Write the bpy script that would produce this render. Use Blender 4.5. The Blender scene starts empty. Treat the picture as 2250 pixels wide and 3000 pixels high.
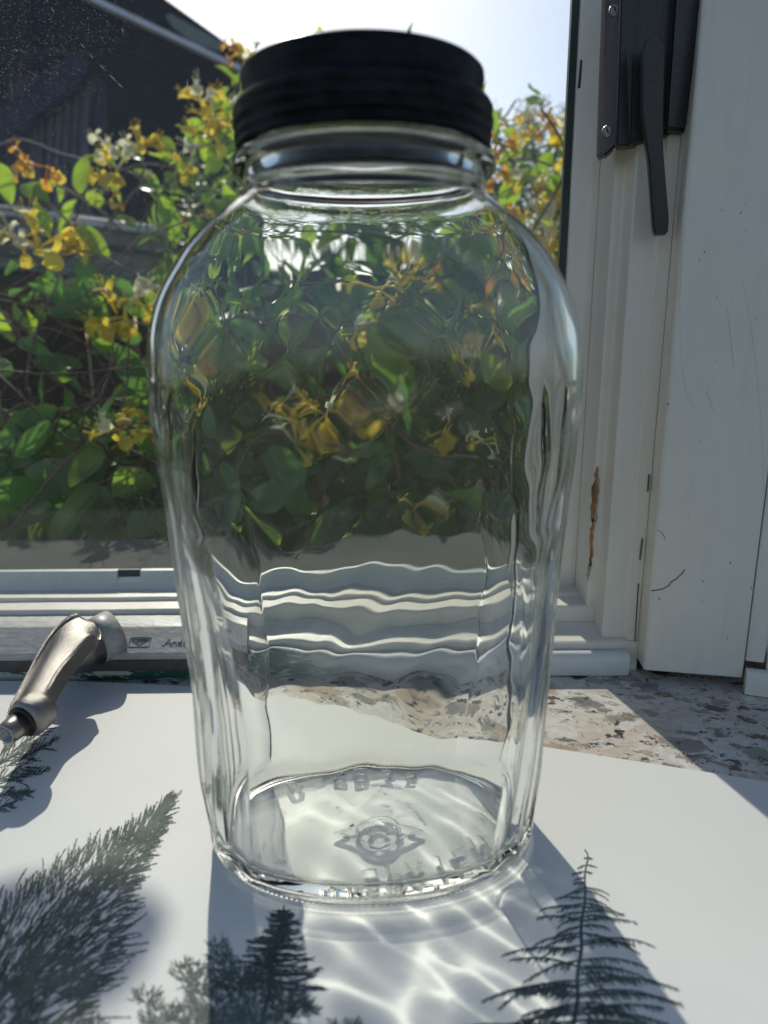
import bpy, bmesh, math, random
import numpy as np
from mathutils import Vector, Matrix, noise as mnoise

random.seed(7); rng = np.random.default_rng(7)
S = bpy.context.scene
COL = S.collection
R = math.radians

# ------------------------------------------------------------------ camera
CAMH = 0.224; PITCH = 14.2; ROLL = -0.5; FPX = 2080.0
cam = bpy.data.cameras.new('camera'); camo = bpy.data.objects.new('camera', cam); COL.objects.link(camo)
camo.matrix_world = Matrix.Translation((0, 0, CAMH)) @ Matrix.Rotation(R(90-PITCH), 4, 'X') @ Matrix.Rotation(R(ROLL), 4, 'Z')
cam.sensor_fit = 'VERTICAL'; cam.sensor_height = 36.0; cam.sensor_width = 27.0
cam.lens = FPX/3000*36.0
cam.clip_start = 0.01; cam.clip_end = 400
cam.dof.use_dof = True; cam.dof.focus_distance = 0.41; cam.dof.aperture_fstop = 7.0
S.camera = camo
K = 100.0     # everything is modelled in metres and enlarged K times at the very end, lens and all: Cycles' refractive
             # light-path solver has fixed tolerances that are too coarse for 3 mm glass at life size
cam.dof.focus_distance *= K; cam.dof.aperture_fstop /= K; cam.clip_start *= K; cam.clip_end *= K

# ------------------------------------------------------------------ sky and sun
SUN_EL = 39.0; SUN_AZ = -14.6       # degrees; azimuth measured from +Y towards +X
w = bpy.data.worlds.new('World'); S.world = w; w.use_nodes = True
nt = w.node_tree; bg = nt.nodes['Background']
sky = nt.nodes.new('ShaderNodeTexSky'); sky.sky_type = 'NISHITA'; sky.sun_disc = False
sky.sun_elevation = R(SUN_EL); sky.sun_rotation = R(SUN_AZ)
sky.air_density = 0.9; sky.dust_density = 1.6; sky.ozone_density = 1.0; sky.altitude = 50
nt.links.new(sky.outputs[0], bg.inputs[0]); bg.inputs[1].default_value = 0.115
sl = bpy.data.lights.new('sun', 'SUN'); so = bpy.data.objects.new('sun', sl); COL.objects.link(so)
sl.energy = 2.8; sl.angle = R(0.55); sl.color = (1.0, 0.955, 0.87)
sdir = Vector((math.sin(R(SUN_AZ))*math.cos(R(SUN_EL)), math.cos(R(SUN_AZ))*math.cos(R(SUN_EL)), math.sin(R(SUN_EL))))
so.rotation_euler = sdir.to_track_quat('Z', 'Y').to_euler(); so.location = sdir*5
sl.cycles.is_caustics_light = True
S.view_settings.view_transform = 'Standard'; S.view_settings.look = 'None'
S.view_settings.exposure = 0.2; S.view_settings.gamma = 1
S.render.engine = 'CYCLES'
cy = S.cycles
cy.max_bounces = 24; cy.transmission_bounces = 24; cy.glossy_bounces = 8; cy.diffuse_bounces = 4
cy.transparent_max_bounces = 32; cy.caustics_refractive = True; cy.caustics_reflective = False
cy.sample_clamp_indirect = 4.0; cy.sample_clamp_direct = 0
cy.use_denoising = True
try: cy.denoiser = 'OPENIMAGEDENOISE'
except Exception: pass

# ------------------------------------------------------------------ helpers
def at(px, py, Y):
    """world point at depth Y on the line of sight through photograph pixel (px, py)"""
    x = (px-1125)/FPX; y = -(py-1500)/FPX
    c, s = math.cos(R(ROLL)), math.sin(R(ROLL)); x, y = c*x-s*y, s*x+c*y
    P = R(PITCH)
    r = (x, math.cos(P)+y*math.sin(P), y*math.cos(P)-math.sin(P)); t = Y/r[1]
    return Vector((r[0]*t, Y, CAMH+r[2]*t))
def proj(v):
    z = v[2]-CAMH; P = R(PITCH)
    yy = v[1]*math.sin(P)+z*math.cos(P); d = v[1]*math.cos(P)-z*math.sin(P)
    c, s = math.cos(R(ROLL)), math.sin(R(ROLL))
    return 1125+FPX*(c*v[0]+s*yy)/d, 1500-FPX*(-s*v[0]+c*yy)/d

def tag(o, label=None, cat=None, group=None, kind=None):
    if label: o['label'] = label
    if cat: o['category'] = cat
    if group: o['group'] = group
    if kind: o['kind'] = kind
    return o
def empty(name, loc, label, cat, group=None):
    o = bpy.data.objects.new(name, None); o.location = loc; o.empty_display_size = .02; COL.objects.link(o)
    return tag(o, label, cat, group)
def link(name, me, mat, parent=None, smooth=False):
    """mesh data given in world space; the parents (Empties) carry only a translation"""
    o = bpy.data.objects.new(name, me)
    if mat is not None:
        me.materials.clear()
        for m in (mat if isinstance(mat, (list, tuple)) else [mat]): me.materials.append(m)
    if smooth: me.polygons.foreach_set('use_smooth', [True]*len(me.polygons))
    COL.objects.link(o)
    if parent is not None:
        o.parent = parent
        p = parent; off = Vector((0, 0, 0))
        while p is not None: off += p.location; p = p.parent
        o.location = -off
    return o
def mesh(name, verts, faces, mat, parent=None, smooth=False, bevel=0, seg=2):
    me = bpy.data.meshes.new(name); me.from_pydata([tuple(v) for v in verts], [], faces)
    bm = bmesh.new(); bm.from_mesh(me)
    bmesh.ops.remove_doubles(bm, verts=bm.verts, dist=1e-6)
    bmesh.ops.recalc_face_normals(bm, faces=bm.faces)
    if bevel: bmesh.ops.bevel(bm, geom=bm.edges[:], offset=bevel, segments=seg, affect='EDGES', clamp_overlap=True)
    bm.to_mesh(me); bm.free()
    return link(name, me, mat, parent, smooth)
def extrude_profile(name, prof, axis, a, b, mat, parent=None, bevel=0.0004, n=1, wob=0.0):
    """closed 2-D profile swept along x ((Y,Z) pairs) or z ((X,Y) pairs)"""
    vs = []; fs = []; k = len(prof)
    for i in range(n+1):
        t = a+(b-a)*i/n
        for j, (p, q) in enumerate(prof):
            d = wob*mnoise.noise(Vector((t*30, j*3.1, p*50))) if wob else 0
            vs.append((t, p, q+d) if axis == 'x' else (p, q+d, t))
    for i in range(n):
        for j in range(k):
            fs.append((i*k+j, i*k+(j+1) % k, (i+1)*k+(j+1) % k, (i+1)*k+j))
    fs.append(tuple(range(k))); fs.append(tuple(n*k+j for j in reversed(range(k))))
    return mesh(name, vs, fs, mat, parent, bevel=bevel)
def box(name, c, s, mat, parent=None, bevel=0.0):
    x, y, z = c; a, b, d = s[0]/2, s[1]/2, s[2]/2
    vs = [(x+i*a, y+j*b, z+k*d) for i in (-1, 1) for j in (-1, 1) for k in (-1, 1)]
    fs = [(0,1,3,2),(4,6,7,5),(0,4,5,1),(2,3,7,6),(0,2,6,4),(1,5,7,3)]
    return mesh(name, vs, fs, mat, parent, bevel=bevel)
def prism(name, front, back, mat, parent=None, bevel=0, smooth=False, seg=2):
    k = len(front); vs = list(front)+list(back)
    fs = [tuple(range(k)), tuple(range(2*k-1, k-1, -1))]+[(i, (i+1) % k, k+(i+1) % k, k+i) for i in range(k)]
    return mesh(name, vs, fs, mat, parent, bevel=bevel, smooth=smooth, seg=seg)
def tube_geo(pts, rads, sides, vs, fs, cap=True, flat=1.0, up=None):
    pts = [Vector(p) for p in pts]; n = len(pts); b0 = len(vs)
    ref = Vector(up) if up else Vector((.31, .17, .93))
    for i, p in enumerate(pts):
        t = (pts[min(i+1, n-1)]-pts[max(i-1, 0)]).normalized()
        u = t.cross(ref)
        if u.length < 1e-3: u = t.cross(Vector((1, 0, 0)))
        u.normalize(); v = t.cross(u)
        r = rads[i] if hasattr(rads, '__len__') else rads
        for j in range(sides):
            a = 2*math.pi*j/sides
            vs.append(p+u*(math.cos(a)*r)+v*(math.sin(a)*r*flat))
    for i in range(n-1):
        for j in range(sides):
            fs.append((b0+i*sides+j, b0+i*sides+(j+1) % sides, b0+(i+1)*sides+(j+1) % sides, b0+(i+1)*sides+j))
    if cap:
        fs.append(tuple(b0+j for j in reversed(range(sides)))); fs.append(tuple(b0+(n-1)*sides+j for j in range(sides)))
def tube(name, pts, rads, mat, parent=None, sides=8, flat=1.0, up=None, smooth=True):
    vs, fs = [], []; tube_geo(pts, rads, sides, vs, fs, True, flat, up)
    return mesh(name, vs, fs, mat, parent, smooth=smooth)
def lathe(name, c, axis, prof, mat, parent=None, n=48, smooth=True):
    """prof: (distance along axis, radius) pairs, closed at the ends"""
    ax = Vector(axis).normalized(); u = ax.cross(Vector((0, 0, 1)))
    if u.length < 1e-3: u = Vector((1, 0, 0))
    u.normalize(); v = ax.cross(u); c = Vector(c); vs = []; fs = []
    for (d, r) in prof:
        for j in range(n):
            a = 2*math.pi*j/n; vs.append(c+ax*d+(u*math.cos(a)+v*math.sin(a))*r)
    for i in range(len(prof)-1):
        for j in range(n): fs.append((i*n+j, i*n+(j+1) % n, (i+1)*n+(j+1) % n, (i+1)*n+j))
    fs.append(tuple(reversed(range(n)))); fs.append(tuple((len(prof)-1)*n+j for j in range(n)))
    return mesh(name, vs, fs, mat, parent, smooth=smooth)
def smooth_by_angle(o, deg=35):
    me = o.data
    me.polygons.foreach_set('use_smooth', [True]*len(me.polygons))
    me.set_sharp_from_angle(angle=R(deg))

# ------------------------------------------------------------------ materials
def newmat(name):
    m = bpy.data.materials.new(name); m.use_nodes = True; nt = m.node_tree
    return m, nt, nt.nodes['Principled BSDF'], nt.nodes['Material Output']
def N(nt, typ, **kw):
    n = nt.nodes.new(typ)
    for k, v in kw.items():
        if k in n.inputs: n.inputs[k].default_value = v
        else: setattr(n, k, v)
    return n
def ramp(nt, src, stops, interp='LINEAR'):
    n = nt.nodes.new('ShaderNodeValToRGB'); n.color_ramp.interpolation = interp
    els = n.color_ramp.elements
    while len(els) < len(stops): els.new(.5)
    for e, (p, c) in zip(els, stops):
        e.position = p; e.color = (c, c, c, 1) if not hasattr(c, '__len__') else (*c, 1)
    nt.links.new(src, n.inputs[0]); return n
def objco(nt, scale=(1, 1, 1), rot=(0, 0, 0)):
    g = nt.nodes.new('ShaderNodeNewGeometry'); mp = nt.nodes.new('ShaderNodeMapping')
    mp.inputs['Scale'].default_value = tuple(v/K for v in scale); mp.inputs['Rotation'].default_value = rot
    nt.links.new(g.outputs['Position'], mp.inputs[0]); return mp.outputs[0]
def mixc(nt, fac, a, b):
    n = nt.nodes.new('ShaderNodeMix'); n.data_type = 'RGBA'
    for i, v in ((0, fac), (6, a), (7, b)):
        if hasattr(v, 'is_output'): nt.links.new(v, n.inputs[i])
        elif i == 0: n.inputs[0].default_value = v
        else: n.inputs[i].default_value = (*v, 1)
    return n.outputs[2]
def bump(nt, src, bsdf, strength=.2, dist=.001):
    b = nt.nodes.new('ShaderNodeBump'); b.inputs['Strength'].default_value = strength; b.inputs['Distance'].default_value = dist*K
    nt.links.new(src, b.inputs['Height']); nt.links.new(b.outputs[0], bsdf.inputs['Normal']); return b

def painted(name, col, rough=.38, grime=.35, dirt=(.22, .2, .16), bstr=.25, spec=.5):
    m, nt, b, o = newmat(name); b.inputs['Specular IOR Level'].default_value = spec; co = objco(nt)
    n1 = N(nt, 'ShaderNodeTexNoise', Scale=55.0, Detail=6.0, Roughness=.65); nt.links.new(co, n1.inputs[0])
    n2 = N(nt, 'ShaderNodeTexNoise', Scale=420.0, Detail=3.0); nt.links.new(co, n2.inputs[0])
    r1 = ramp(nt, n1.outputs[0], [(.42, 0.0), (.8, grime)])
    r2 = ramp(nt, n2.outputs[0], [(.70, 0.0), (.78, .6)])
    c = mixc(nt, r1.outputs[0], col, tuple(.75*a+.25*d for a, d in zip(col, dirt)))
    c = mixc(nt, r2.outputs[0], c, dirt)
    n5 = N(nt, 'ShaderNodeTexNoise', Scale=7.0, Detail=5.0, Roughness=.6); nt.links.new(objco(nt, (1, 1, .6)), n5.inputs[0])
    c = mixc(nt, ramp(nt, n5.outputs[0], [(.45, 0.0), (.75, .3)]).outputs[0], c, tuple(.7*a+.3*d for a, d in zip(col, (.45, .38, .22))))
    n6 = N(nt, 'ShaderNodeTexNoise', Scale=120.0, Detail=5.0, Roughness=.7); nt.links.new(objco(nt, (1, 1, .12)), n6.inputs[0])
    c = mixc(nt, ramp(nt, n6.outputs[0], [(.5, 0.0), (.8, .22)]).outputs[0], c, tuple(.6*a for a in col))
    nt.links.new(c, b.inputs['Base Color']); b.inputs['Roughness'].default_value = rough
    n3 = N(nt, 'ShaderNodeTexNoise', Scale=260.0, Detail=4.0); nt.links.new(objco(nt, (.25, 1, 1)), n3.inputs[0])
    bb = bump(nt, n3.outputs[0], b, bstr, .0006); b2 = nt.nodes.new('ShaderNodeBump'); b2.inputs['Strength'].default_value = .3; b2.inputs['Distance'].default_value = .0008*K
    nt.links.new(n6.outputs[0], b2.inputs['Height']); nt.links.new(bb.outputs[0], b2.inputs['Normal']); nt.links.new(b2.outputs[0], b.inputs['Normal']); return m
M = {}
M['white'] = painted('white_frame_paint', (.84, .79, .67))
M['white2'] = painted('post_paint', (.81, .765, .64), .45, .25)
M['sill_grey'] = painted('exterior_sill_grey', (.075, .085, .08), .9, .8, (.04, .04, .035), spec=.08)
M['gasket'] = painted('dark_green_gasket', (.03, .05, .045), .5, .5, (.12, .12, .1))
M['bead'] = painted('glazing_bead_paint', (.62, .64, .58), .45, .5)

m, nt, b, o = newmat('chipped_green_trim'); co = objco(nt, (.35, 1, 1.4))
n1 = N(nt, 'ShaderNodeTexNoise', Scale=90.0, Detail=7.0, Roughness=.7); nt.links.new(co, n1.inputs[0])
r = ramp(nt, n1.outputs[0], [(.46, (.6, .58, .5)), (.48, (.035, .12, .085)), (.60, (.03, .1, .07)), (.62, (.2, .17, .12)), (.70, (.12, .1, .08))])
gx = nt.nodes.new('ShaderNodeSeparateXYZ'); nt.links.new(objco(nt), gx.inputs[0])
rx = ramp(nt, gx.outputs[0], [(.0, 0.0), (.06, 1.0)])
mm = nt.nodes.new('ShaderNodeMath'); mm.operation = 'ADD'; mm.inputs[1].default_value = .08; nt.links.new(gx.outputs[0], mm.inputs[0]); nt.links.new(mm.outputs[0], rx.inputs[0])
nt.links.new(mixc(nt, rx.outputs[0], r.outputs[0], (.7, .7, .65)), b.inputs['Base Color']); b.inputs['Roughness'].default_value = .5
bump(nt, n1.outputs[0], b, .4, .001); M['trim'] = m

m, nt, b, o = newmat('bare_wood_chip'); n1 = N(nt, 'ShaderNodeTexNoise', Scale=150.0, Detail=5.0); nt.links.new(objco(nt, (1, 1, .2)), n1.inputs[0])
nt.links.new(ramp(nt, n1.outputs[0], [(.35, (.14, .09, .04)), (.5, (.42, .2, .07)), (.7, (.3, .26, .17))]).outputs[0], b.inputs['Base Color']); b.inputs['Roughness'].default_value = .8; M['chip'] = m
def plain(name, col, rough=.5, metal=0.0, nscale=0, var=.25, bstr=0, stretch=(1, 1, 1), spec=.5):
    m, nt, b, o = newmat(name); b.inputs['Roughness'].default_value = rough; b.inputs['Metallic'].default_value = metal; b.inputs['Specular IOR Level'].default_value = spec
    if nscale:
        n1 = N(nt, 'ShaderNodeTexNoise', Scale=float(nscale), Detail=6.0, Roughness=.6); nt.links.new(objco(nt, stretch), n1.inputs[0])
        lo = tuple(c*(1-var) for c in col); hi = tuple(min(1, c*(1+var)) for c in col)
        nt.links.new(ramp(nt, n1.outputs[0], [(.3, lo), (.7, hi)]).outputs[0], b.inputs['Base Color'])
        if bstr: bump(nt, n1.outputs[0], b, bstr, .0005)
    else: b.inputs['Base Color'].default_value = (*col, 1)
    return m
M['mark'] = plain('grey_scuff', (.12, .12, .11), .8)
M['mark_pale'] = plain('faint_scratch', (.36, .35, .31), .8)
M['gap'] = plain('dark_joint', (.02, .02, .018), .9)
M['bronze'] = plain('bronze_crank_metal', (.30, .28, .26), .26, .9, 2600, .3, .6)
M['bronze2'] = plain('bronze_rim', (.30, .275, .25), .3, .8, 900, .15, .2)
M['cover'] = plain('painted_cover', (.46, .455, .42), .42, .0, 260, .18, .9, (.5, 1, 1))
M['cover_dark'] = plain('cover_lower_lip', (.085, .08, .07), .45, .0, 200, .3, .4)
M['lock'] = plain('dark_bronze_lock', (.05, .045, .042), .36, .35, 700, .3, .3)
M['lock2'] = plain('lock_plate', (.13, .12, .125), .35, .5, 500, .2, .3)
M['black'] = plain('black_rubber', (.01, .01, .01), .5)
# cap
m, nt, b, o = newmat('black_cap_metal'); n1 = N(nt, 'ShaderNodeTexNoise', Scale=60.0, Detail=7.0, Roughness=.7); nt.links.new(objco(nt, (1, 1, 2.5)), n1.inputs[0])
nt.links.new(ramp(nt, n1.outputs[0], [(.4, (.003, .003, .0035)), (.78, (.035, .035, .037))]).outputs[0], b.inputs['Base Color'])
nt.links.new(ramp(nt, n1.outputs[0], [(.35, .28), (.7, .55)]).outputs[0], b.inputs['Roughness']); b.inputs['Specular IOR Level'].default_value = .13
bump(nt, n1.outputs[0], b, .15, .0006); M['cap'] = m

# jar glass
m, nt, b, o = newmat('clear_jar_glass'); nt.nodes.remove(b)
g = N(nt, 'ShaderNodeBsdfGlass', IOR=1.46, Roughness=0.0); g.inputs['Color'].default_value = (.985, .993, .985, 1)
nt.links.new(g.outputs[0], o.inputs[0]); M['glass'] = m

# window pane: thin glass with dust specks
m, nt, b, o = newmat('dusty_pane_glass'); nt.nodes.remove(b); co = objco(nt)
tr = N(nt, 'ShaderNodeBsdfTransparent'); tr.inputs[0].default_value = (.965, .98, .97, 1)
gl = N(nt, 'ShaderNodeBsdfGlossy', Roughness=0.02); fr = N(nt, 'ShaderNodeFresnel', IOR=1.3)
mx = nt.nodes.new('ShaderNodeMixShader'); nt.links.new(fr.outputs[0], mx.inputs[0]); nt.links.new(tr.outputs[0], mx.inputs[1]); nt.links.new(gl.outputs[0], mx.inputs[2])
v = N(nt, 'ShaderNodeTexVoronoi', Scale=850.0, Randomness=1.0); nt.links.new(co, v.inputs[0])
rr = ramp(nt, v.outputs['Distance'], [(.12, 1.0), (.30, 0.0)])
wv = nt.nodes.new('ShaderNodeSeparateColor'); nt.links.new(v.outputs['Color'], wv.inputs[0])
r3 = ramp(nt, wv.outputs[0], [(.60, 0.0), (.98, 1.0)])
nz = N(nt, 'ShaderNodeTexNoise', Scale=11.0, Detail=4.0); nt.links.new(co, nz.inputs[0])
r4 = ramp(nt, nz.outputs[0], [(.35, .12), (.65, 1.0)])
m1 = nt.nodes.new('ShaderNodeMath'); m1.operation = 'MULTIPLY'; nt.links.new(rr.outputs[0], m1.inputs[0]); nt.links.new(r3.outputs[0], m1.inputs[1])
m2 = nt.nodes.new('ShaderNodeMath'); m2.operation = 'MULTIPLY'; nt.links.new(m1.outputs[0], m2.inputs[0]); nt.links.new(r4.outputs[0], m2.inputs[1])
m3 = nt.nodes.new('ShaderNodeMath'); m3.operation = 'MULTIPLY_ADD'; m3.inputs[1].default_value = .5; m3.inputs[2].default_value = .008; nt.links.new(m2.outputs[0], m3.inputs[0])
tl = N(nt, 'ShaderNodeBsdfTranslucent'); tl.inputs[0].default_value = (.55, .57, .58, 1)
mx2 = nt.nodes.new('ShaderNodeMixShader'); nt.links.new(m3.outputs[0], mx2.inputs[0]); nt.links.new(mx.outputs[0], mx2.inputs[1]); nt.links.new(tl.outputs[0], mx2.inputs[2])
nt.links.new(mx2.outputs[0], o.inputs[0]); M['pane'] = m

# granite
m, nt, b, o = newmat('polished_granite')
co = objco(nt, (1, 1.25, 1), (0, 0, .5))
dn = N(nt, 'ShaderNodeTexNoise', Scale=34.0, Detail=10.0, Roughness=.75); nt.links.new(co, dn.inputs[0])
vm = nt.nodes.new('ShaderNodeVectorMath'); vm.operation = 'MULTIPLY_ADD'; vm.inputs[1].default_value = (.042, .042, .042)
nt.links.new(dn.outputs['Color'], vm.inputs[0]); nt.links.new(co, vm.inputs[2])
def patches(scale, thr, cols, stretch=(1, 1, 1), rot=0.0, edge=(.34, .44)):
    mp = nt.nodes.new('ShaderNodeMapping'); mp.inputs['Scale'].default_value = stretch; mp.inputs['Rotation'].default_value = (0, 0, rot)
    nt.links.new(vm.outputs[0], mp.inputs[0])
    v = N(nt, 'ShaderNodeTexVoronoi', Scale=float(scale)); nt.links.new(mp.outputs[0], v.inputs[0])
    s = nt.nodes.new('ShaderNodeSeparateColor'); nt.links.new(v.outputs['Color'], s.inputs[0])
    pick = ramp(nt, s.outputs[0], [(thr, 0.0), (thr+.001, 1.0)], 'CONSTANT')
    core = ramp(nt, v.outputs['Distance'], [(edge[0], 1.0), (edge[1], 0.0)])
    mu = nt.nodes.new('ShaderNodeMath'); mu.operation = 'MULTIPLY'; nt.links.new(pick.outputs[0], mu.inputs[0]); nt.links.new(core.outputs[0], mu.inputs[1])
    cr = ramp(nt, s.outputs[1], [(i/len(cols), c) for i, c in enumerate(cols)], 'CONSTANT')
    return mu.outputs[0], cr.outputs[0]
def times(a, b_):
    mu = nt.nodes.new('ShaderNodeMath'); mu.operation = 'MULTIPLY'; nt.links.new(a, mu.inputs[0]); nt.links.new(b_, mu.inputs[1]); return mu.outputs[0]
n0 = N(nt, 'ShaderNodeTexNoise', Scale=17.0, Detail=10.0, Roughness=.7); nt.links.new(vm.outputs[0], n0.inputs[0])
base = ramp(nt, n0.outputs[0], [(.34, (.76, .75, .72)), (.46, (.74, .70, .62)), (.53, (.62, .52, .42)), (.58, (.72, .66, .57)), (.66, (.55, .54, .52)), (.75, (.72, .71, .68))]).outputs[0]
nv = N(nt, 'ShaderNodeTexNoise', Scale=60.0, Detail=10.0, Roughness=.75); nt.links.new(vm.outputs[0], nv.inputs[0])
base = mixc(nt, ramp(nt, nv.outputs[0], [(.455, 0.0), (.49, .45), (.52, 0.0)]).outputs[0], base, (.36, .30, .24))
ng = N(nt, 'ShaderNodeTexNoise', Scale=9.0, Detail=2.0); nt.links.new(co, ng.inputs[0])
zone = ramp(nt, ng.outputs[0], [(.36, 0.0), (.50, 1.0)]).outputs[0]
for a in ((34, .50, [(.44, .33, .23), (.33, .30, .26), (.48, .38, .28), (.25, .235, .215)], (1, 1.5, 1), .5, (.38, .48)),
          (60, .58, [(.26, .24, .21), (.19, .18, .17), (.38, .30, .22), (.15, .10, .085)], (1, 1.8, 1), .3, (.34, .42)),
          (50, .74, [(.018, .020, .024), (.03, .03, .036), (.10, .06, .05)], (1, 1.5, 1), .7, (.28, .36)),
          (95, .70, [(.30, .28, .26), (.10, .10, .10), (.40, .31, .24), (.05, .05, .055)], (1, 1.7, 1), .9, (.30, .38)),
          (165, .52, [(.015, .016, .02), (.02, .02, .024)], (1, 1.6, 1), .4, (.28, .36))):
    f, c = patches(*a)
    if a[0] == 165: f = times(f, zone)
    base = mixc(nt, f, base, c)
nt.links.new(base, b.inputs['Base Color']); b.inputs['Roughness'].default_value = .16; b.inputs['Specular IOR Level'].default_value = .5
M['granite'] = m

# glossy white board and its print
m, nt, b, o = newmat('glossy_white_board'); co = objco(nt)
n1 = N(nt, 'ShaderNodeTexNoise', Scale=14.0, Detail=4.0); nt.links.new(co, n1.inputs[0])
n2 = N(nt, 'ShaderNodeTexNoise', Scale=900.0, Detail=2.0); nt.links.new(co, n2.inputs[0])
c = mixc(nt, ramp(nt, n2.outputs[0], [(.735, 0.0), (.77, .6)]).outputs[0], ramp(nt, n1.outputs[0], [(.3, (.79, .775, .72)), (.7, (.83, .815, .76))]).outputs[0], (.3, .3, .28))
nt.links.new(c, b.inputs['Base Color']); b.inputs['Roughness'].default_value = .5; b.inputs['Specular IOR Level'].default_value = .16
n4 = N(nt, 'ShaderNodeTexNoise', Scale=700.0, Detail=3.0); nt.links.new(co, n4.inputs[0]); bump(nt, n4.outputs[0], b, .12, .0003)
M['board'] = m
M['board_edge'] = plain('board_edge', (.3, .3, .29), .7)
def printm(name, c1, c2, sc=60):
    m, nt, b, o = newmat(name); n1 = N(nt, 'ShaderNodeTexNoise', Scale=float(sc), Detail=5.0); nt.links.new(objco(nt), n1.inputs[0])
    nt.links.new(ramp(nt, n1.outputs[0], [(.35, c1), (.65, c2)]).outputs[0], b.inputs['Base Color']); b.inputs['Roughness'].default_value = .6; b.inputs['Specular IOR Level'].default_value = .1; return m
M['ink'] = printm('conifer_print_ink', (.085, .108, .092), (.17, .205, .175))
M['ink2'] = printm('conifer_print_pale', (.25, .29, .25), (.38, .40, .35))
M['ink3'] = printm('conifer_print_mid', (.13, .17, .14), (.22, .25, .20))

def leafm(name, front, back, trans, mixf=.42, rough=.35):
    m, nt, b, o = newmat(name); oi = nt.nodes.new('ShaderNodeObjectInfo'); g = nt.nodes.new('ShaderNodeNewGeometry')
    nz = N(nt, 'ShaderNodeTexNoise', Scale=45.0/K, Detail=4.0); nt.links.new(g.outputs['Position'], nz.inputs[0])
    ad = nt.nodes.new('ShaderNodeMath'); ad.operation = 'ADD'; nt.links.new(g.outputs['Random Per Island'], ad.inputs[0]); nt.links.new(oi.outputs['Random'], ad.inputs[1])
    fr_ = nt.nodes.new('ShaderNodeMath'); fr_.operation = 'FRACT'; nt.links.new(ad.outputs[0], fr_.inputs[0])
    v1 = mixc(nt, fr_.outputs[0], tuple(c*.6 for c in front), tuple(min(1, c*1.5) for c in front))
    v1 = mixc(nt, ramp(nt, nz.outputs[0], [(.4, 0.0), (.7, .35)]).outputs[0], v1, (front[0]*1.8, front[1]*1.5, front[2]*1.3))
    cc = mixc(nt, g.outputs['Backfacing'], v1, back)
    nt.links.new(cc, b.inputs['Base Color']); b.inputs['Roughness'].default_value = rough
    t = N(nt, 'ShaderNodeBsdfTranslucent'); nt.links.new(mixc(nt, fr_.outputs[0], tuple(c*.65 for c in trans), trans), t.inputs[0])
    mx = nt.nodes.new('ShaderNodeMixShader'); mx.inputs[0].default_value = mixf
    nt.links.new(b.outputs[0], mx.inputs[1]); nt.links.new(t.outputs[0], mx.inputs[2]); nt.links.new(mx.outputs[0], o.inputs[0]); return m
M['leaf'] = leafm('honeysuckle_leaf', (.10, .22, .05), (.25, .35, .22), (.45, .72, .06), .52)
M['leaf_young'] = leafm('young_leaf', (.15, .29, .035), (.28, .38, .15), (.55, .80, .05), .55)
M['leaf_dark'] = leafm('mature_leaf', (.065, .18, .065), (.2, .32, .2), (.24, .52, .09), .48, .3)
M['leaf_far'] = leafm('far_leaf', (.09, .16, .07), (.18, .25, .15), (.25, .40, .12), .5)
M['petal'] = leafm('cream_petal', (.86, .84, .64), (.86, .84, .64), (1.0, .97, .66), .6, .6)
M['petal_y'] = leafm('yellow_petal', (.92, .66, .10), (.92, .66, .10), (1.0, .80, .09), .6, .6)
M['petal_o'] = leafm('orange_petal', (.82, .42, .05), (.82, .42, .05), (1.0, .52, .04), .6, .6)
M['stem'] = plain('vine_stem', (.16, .10, .075), .7, 0, 120, .4, .5)
M['stem_pale'] = plain('pale_stem', (.34, .27, .24), .6, 0, 120, .2, .3)
m, nt, b, o = newmat('weathered_wood'); n1 = N(nt, 'ShaderNodeTexNoise', Scale=22.0, Detail=9.0, Roughness=.75); nt.links.new(objco(nt, (.12, 1, 1.6)), n1.inputs[0])
nt.links.new(ramp(nt, n1.outputs[0], [(.3, (.08, .075, .07)), (.5, (.28, .27, .26)), (.72, (.55, .54, .53))]).outputs[0], b.inputs['Base Color']); b.inputs['Roughness'].default_value = .85
bump(nt, n1.outputs[0], b, .8, .004); M['wood'] = m
M['wood_sunlit'] = plain('sunlit_rail_wood', (.62, .60, .58), .8, 0, 60, .25, .4, (.15, 1, 1))  # pale tone carries the sun on the rail's top edge
m, nt, b, o = newmat('dark_fence_board'); n1 = N(nt, 'ShaderNodeTexNoise', Scale=30.0, Detail=8.0, Roughness=.7); nt.links.new(objco(nt, (1, 1, .1)), n1.inputs[0])
nt.links.new(ramp(nt, n1.outputs[0], [(.3, (.012, .010, .008)), (.7, (.055, .042, .034))]).outputs[0], b.inputs['Base Color']); b.inputs['Roughness'].default_value = .9
bump(nt, n1.outputs[0], b, .8, .004); M['fence'] = m
M['paving'] = plain('dark_paving', (.09, .085, .07), .95, 0, 2, .2, .2, spec=.1)
M['navy'] = plain('dark_navy_paint', (.010, .011, .019), .8, 0, 8, .4, spec=.08)
M['navy2'] = plain('navy_beam', (.03, .034, .065), .8, 0, 8, .3, spec=.08)
M['curtain'] = plain('charcoal_curtain', (.20, .19, .21), .9, 0, 14, .3, spec=.05)
M['gutter'] = plain('pale_gutter', (.85, .84, .92), .4, 0, 10, .1)
M['vent'] = plain('grey_roof_panel', (.22, .225, .2), .6, 0, 9, .15)

# ================================================================== SETTING
def quad_sheet(name, x0, x1, y0, y1, z, mat, kind='structure', n=1):
    o = mesh(name, [(x0, y0, z), (x1, y0, z), (x1, y1, z), (x0, y1, z)], [(0, 1, 2, 3)], mat); o['kind'] = kind; return o
quad_sheet('ground', -300, 300, -300, 300, -1.0, M['paving'])
gr = box('granite_windowsill', (0, .31, -.024), (1.8, .38, .04), M['granite'], bevel=.003); gr['kind'] = 'structure'
gr['label'] = 'polished cream granite windowsill with black and tan flecks'

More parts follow.
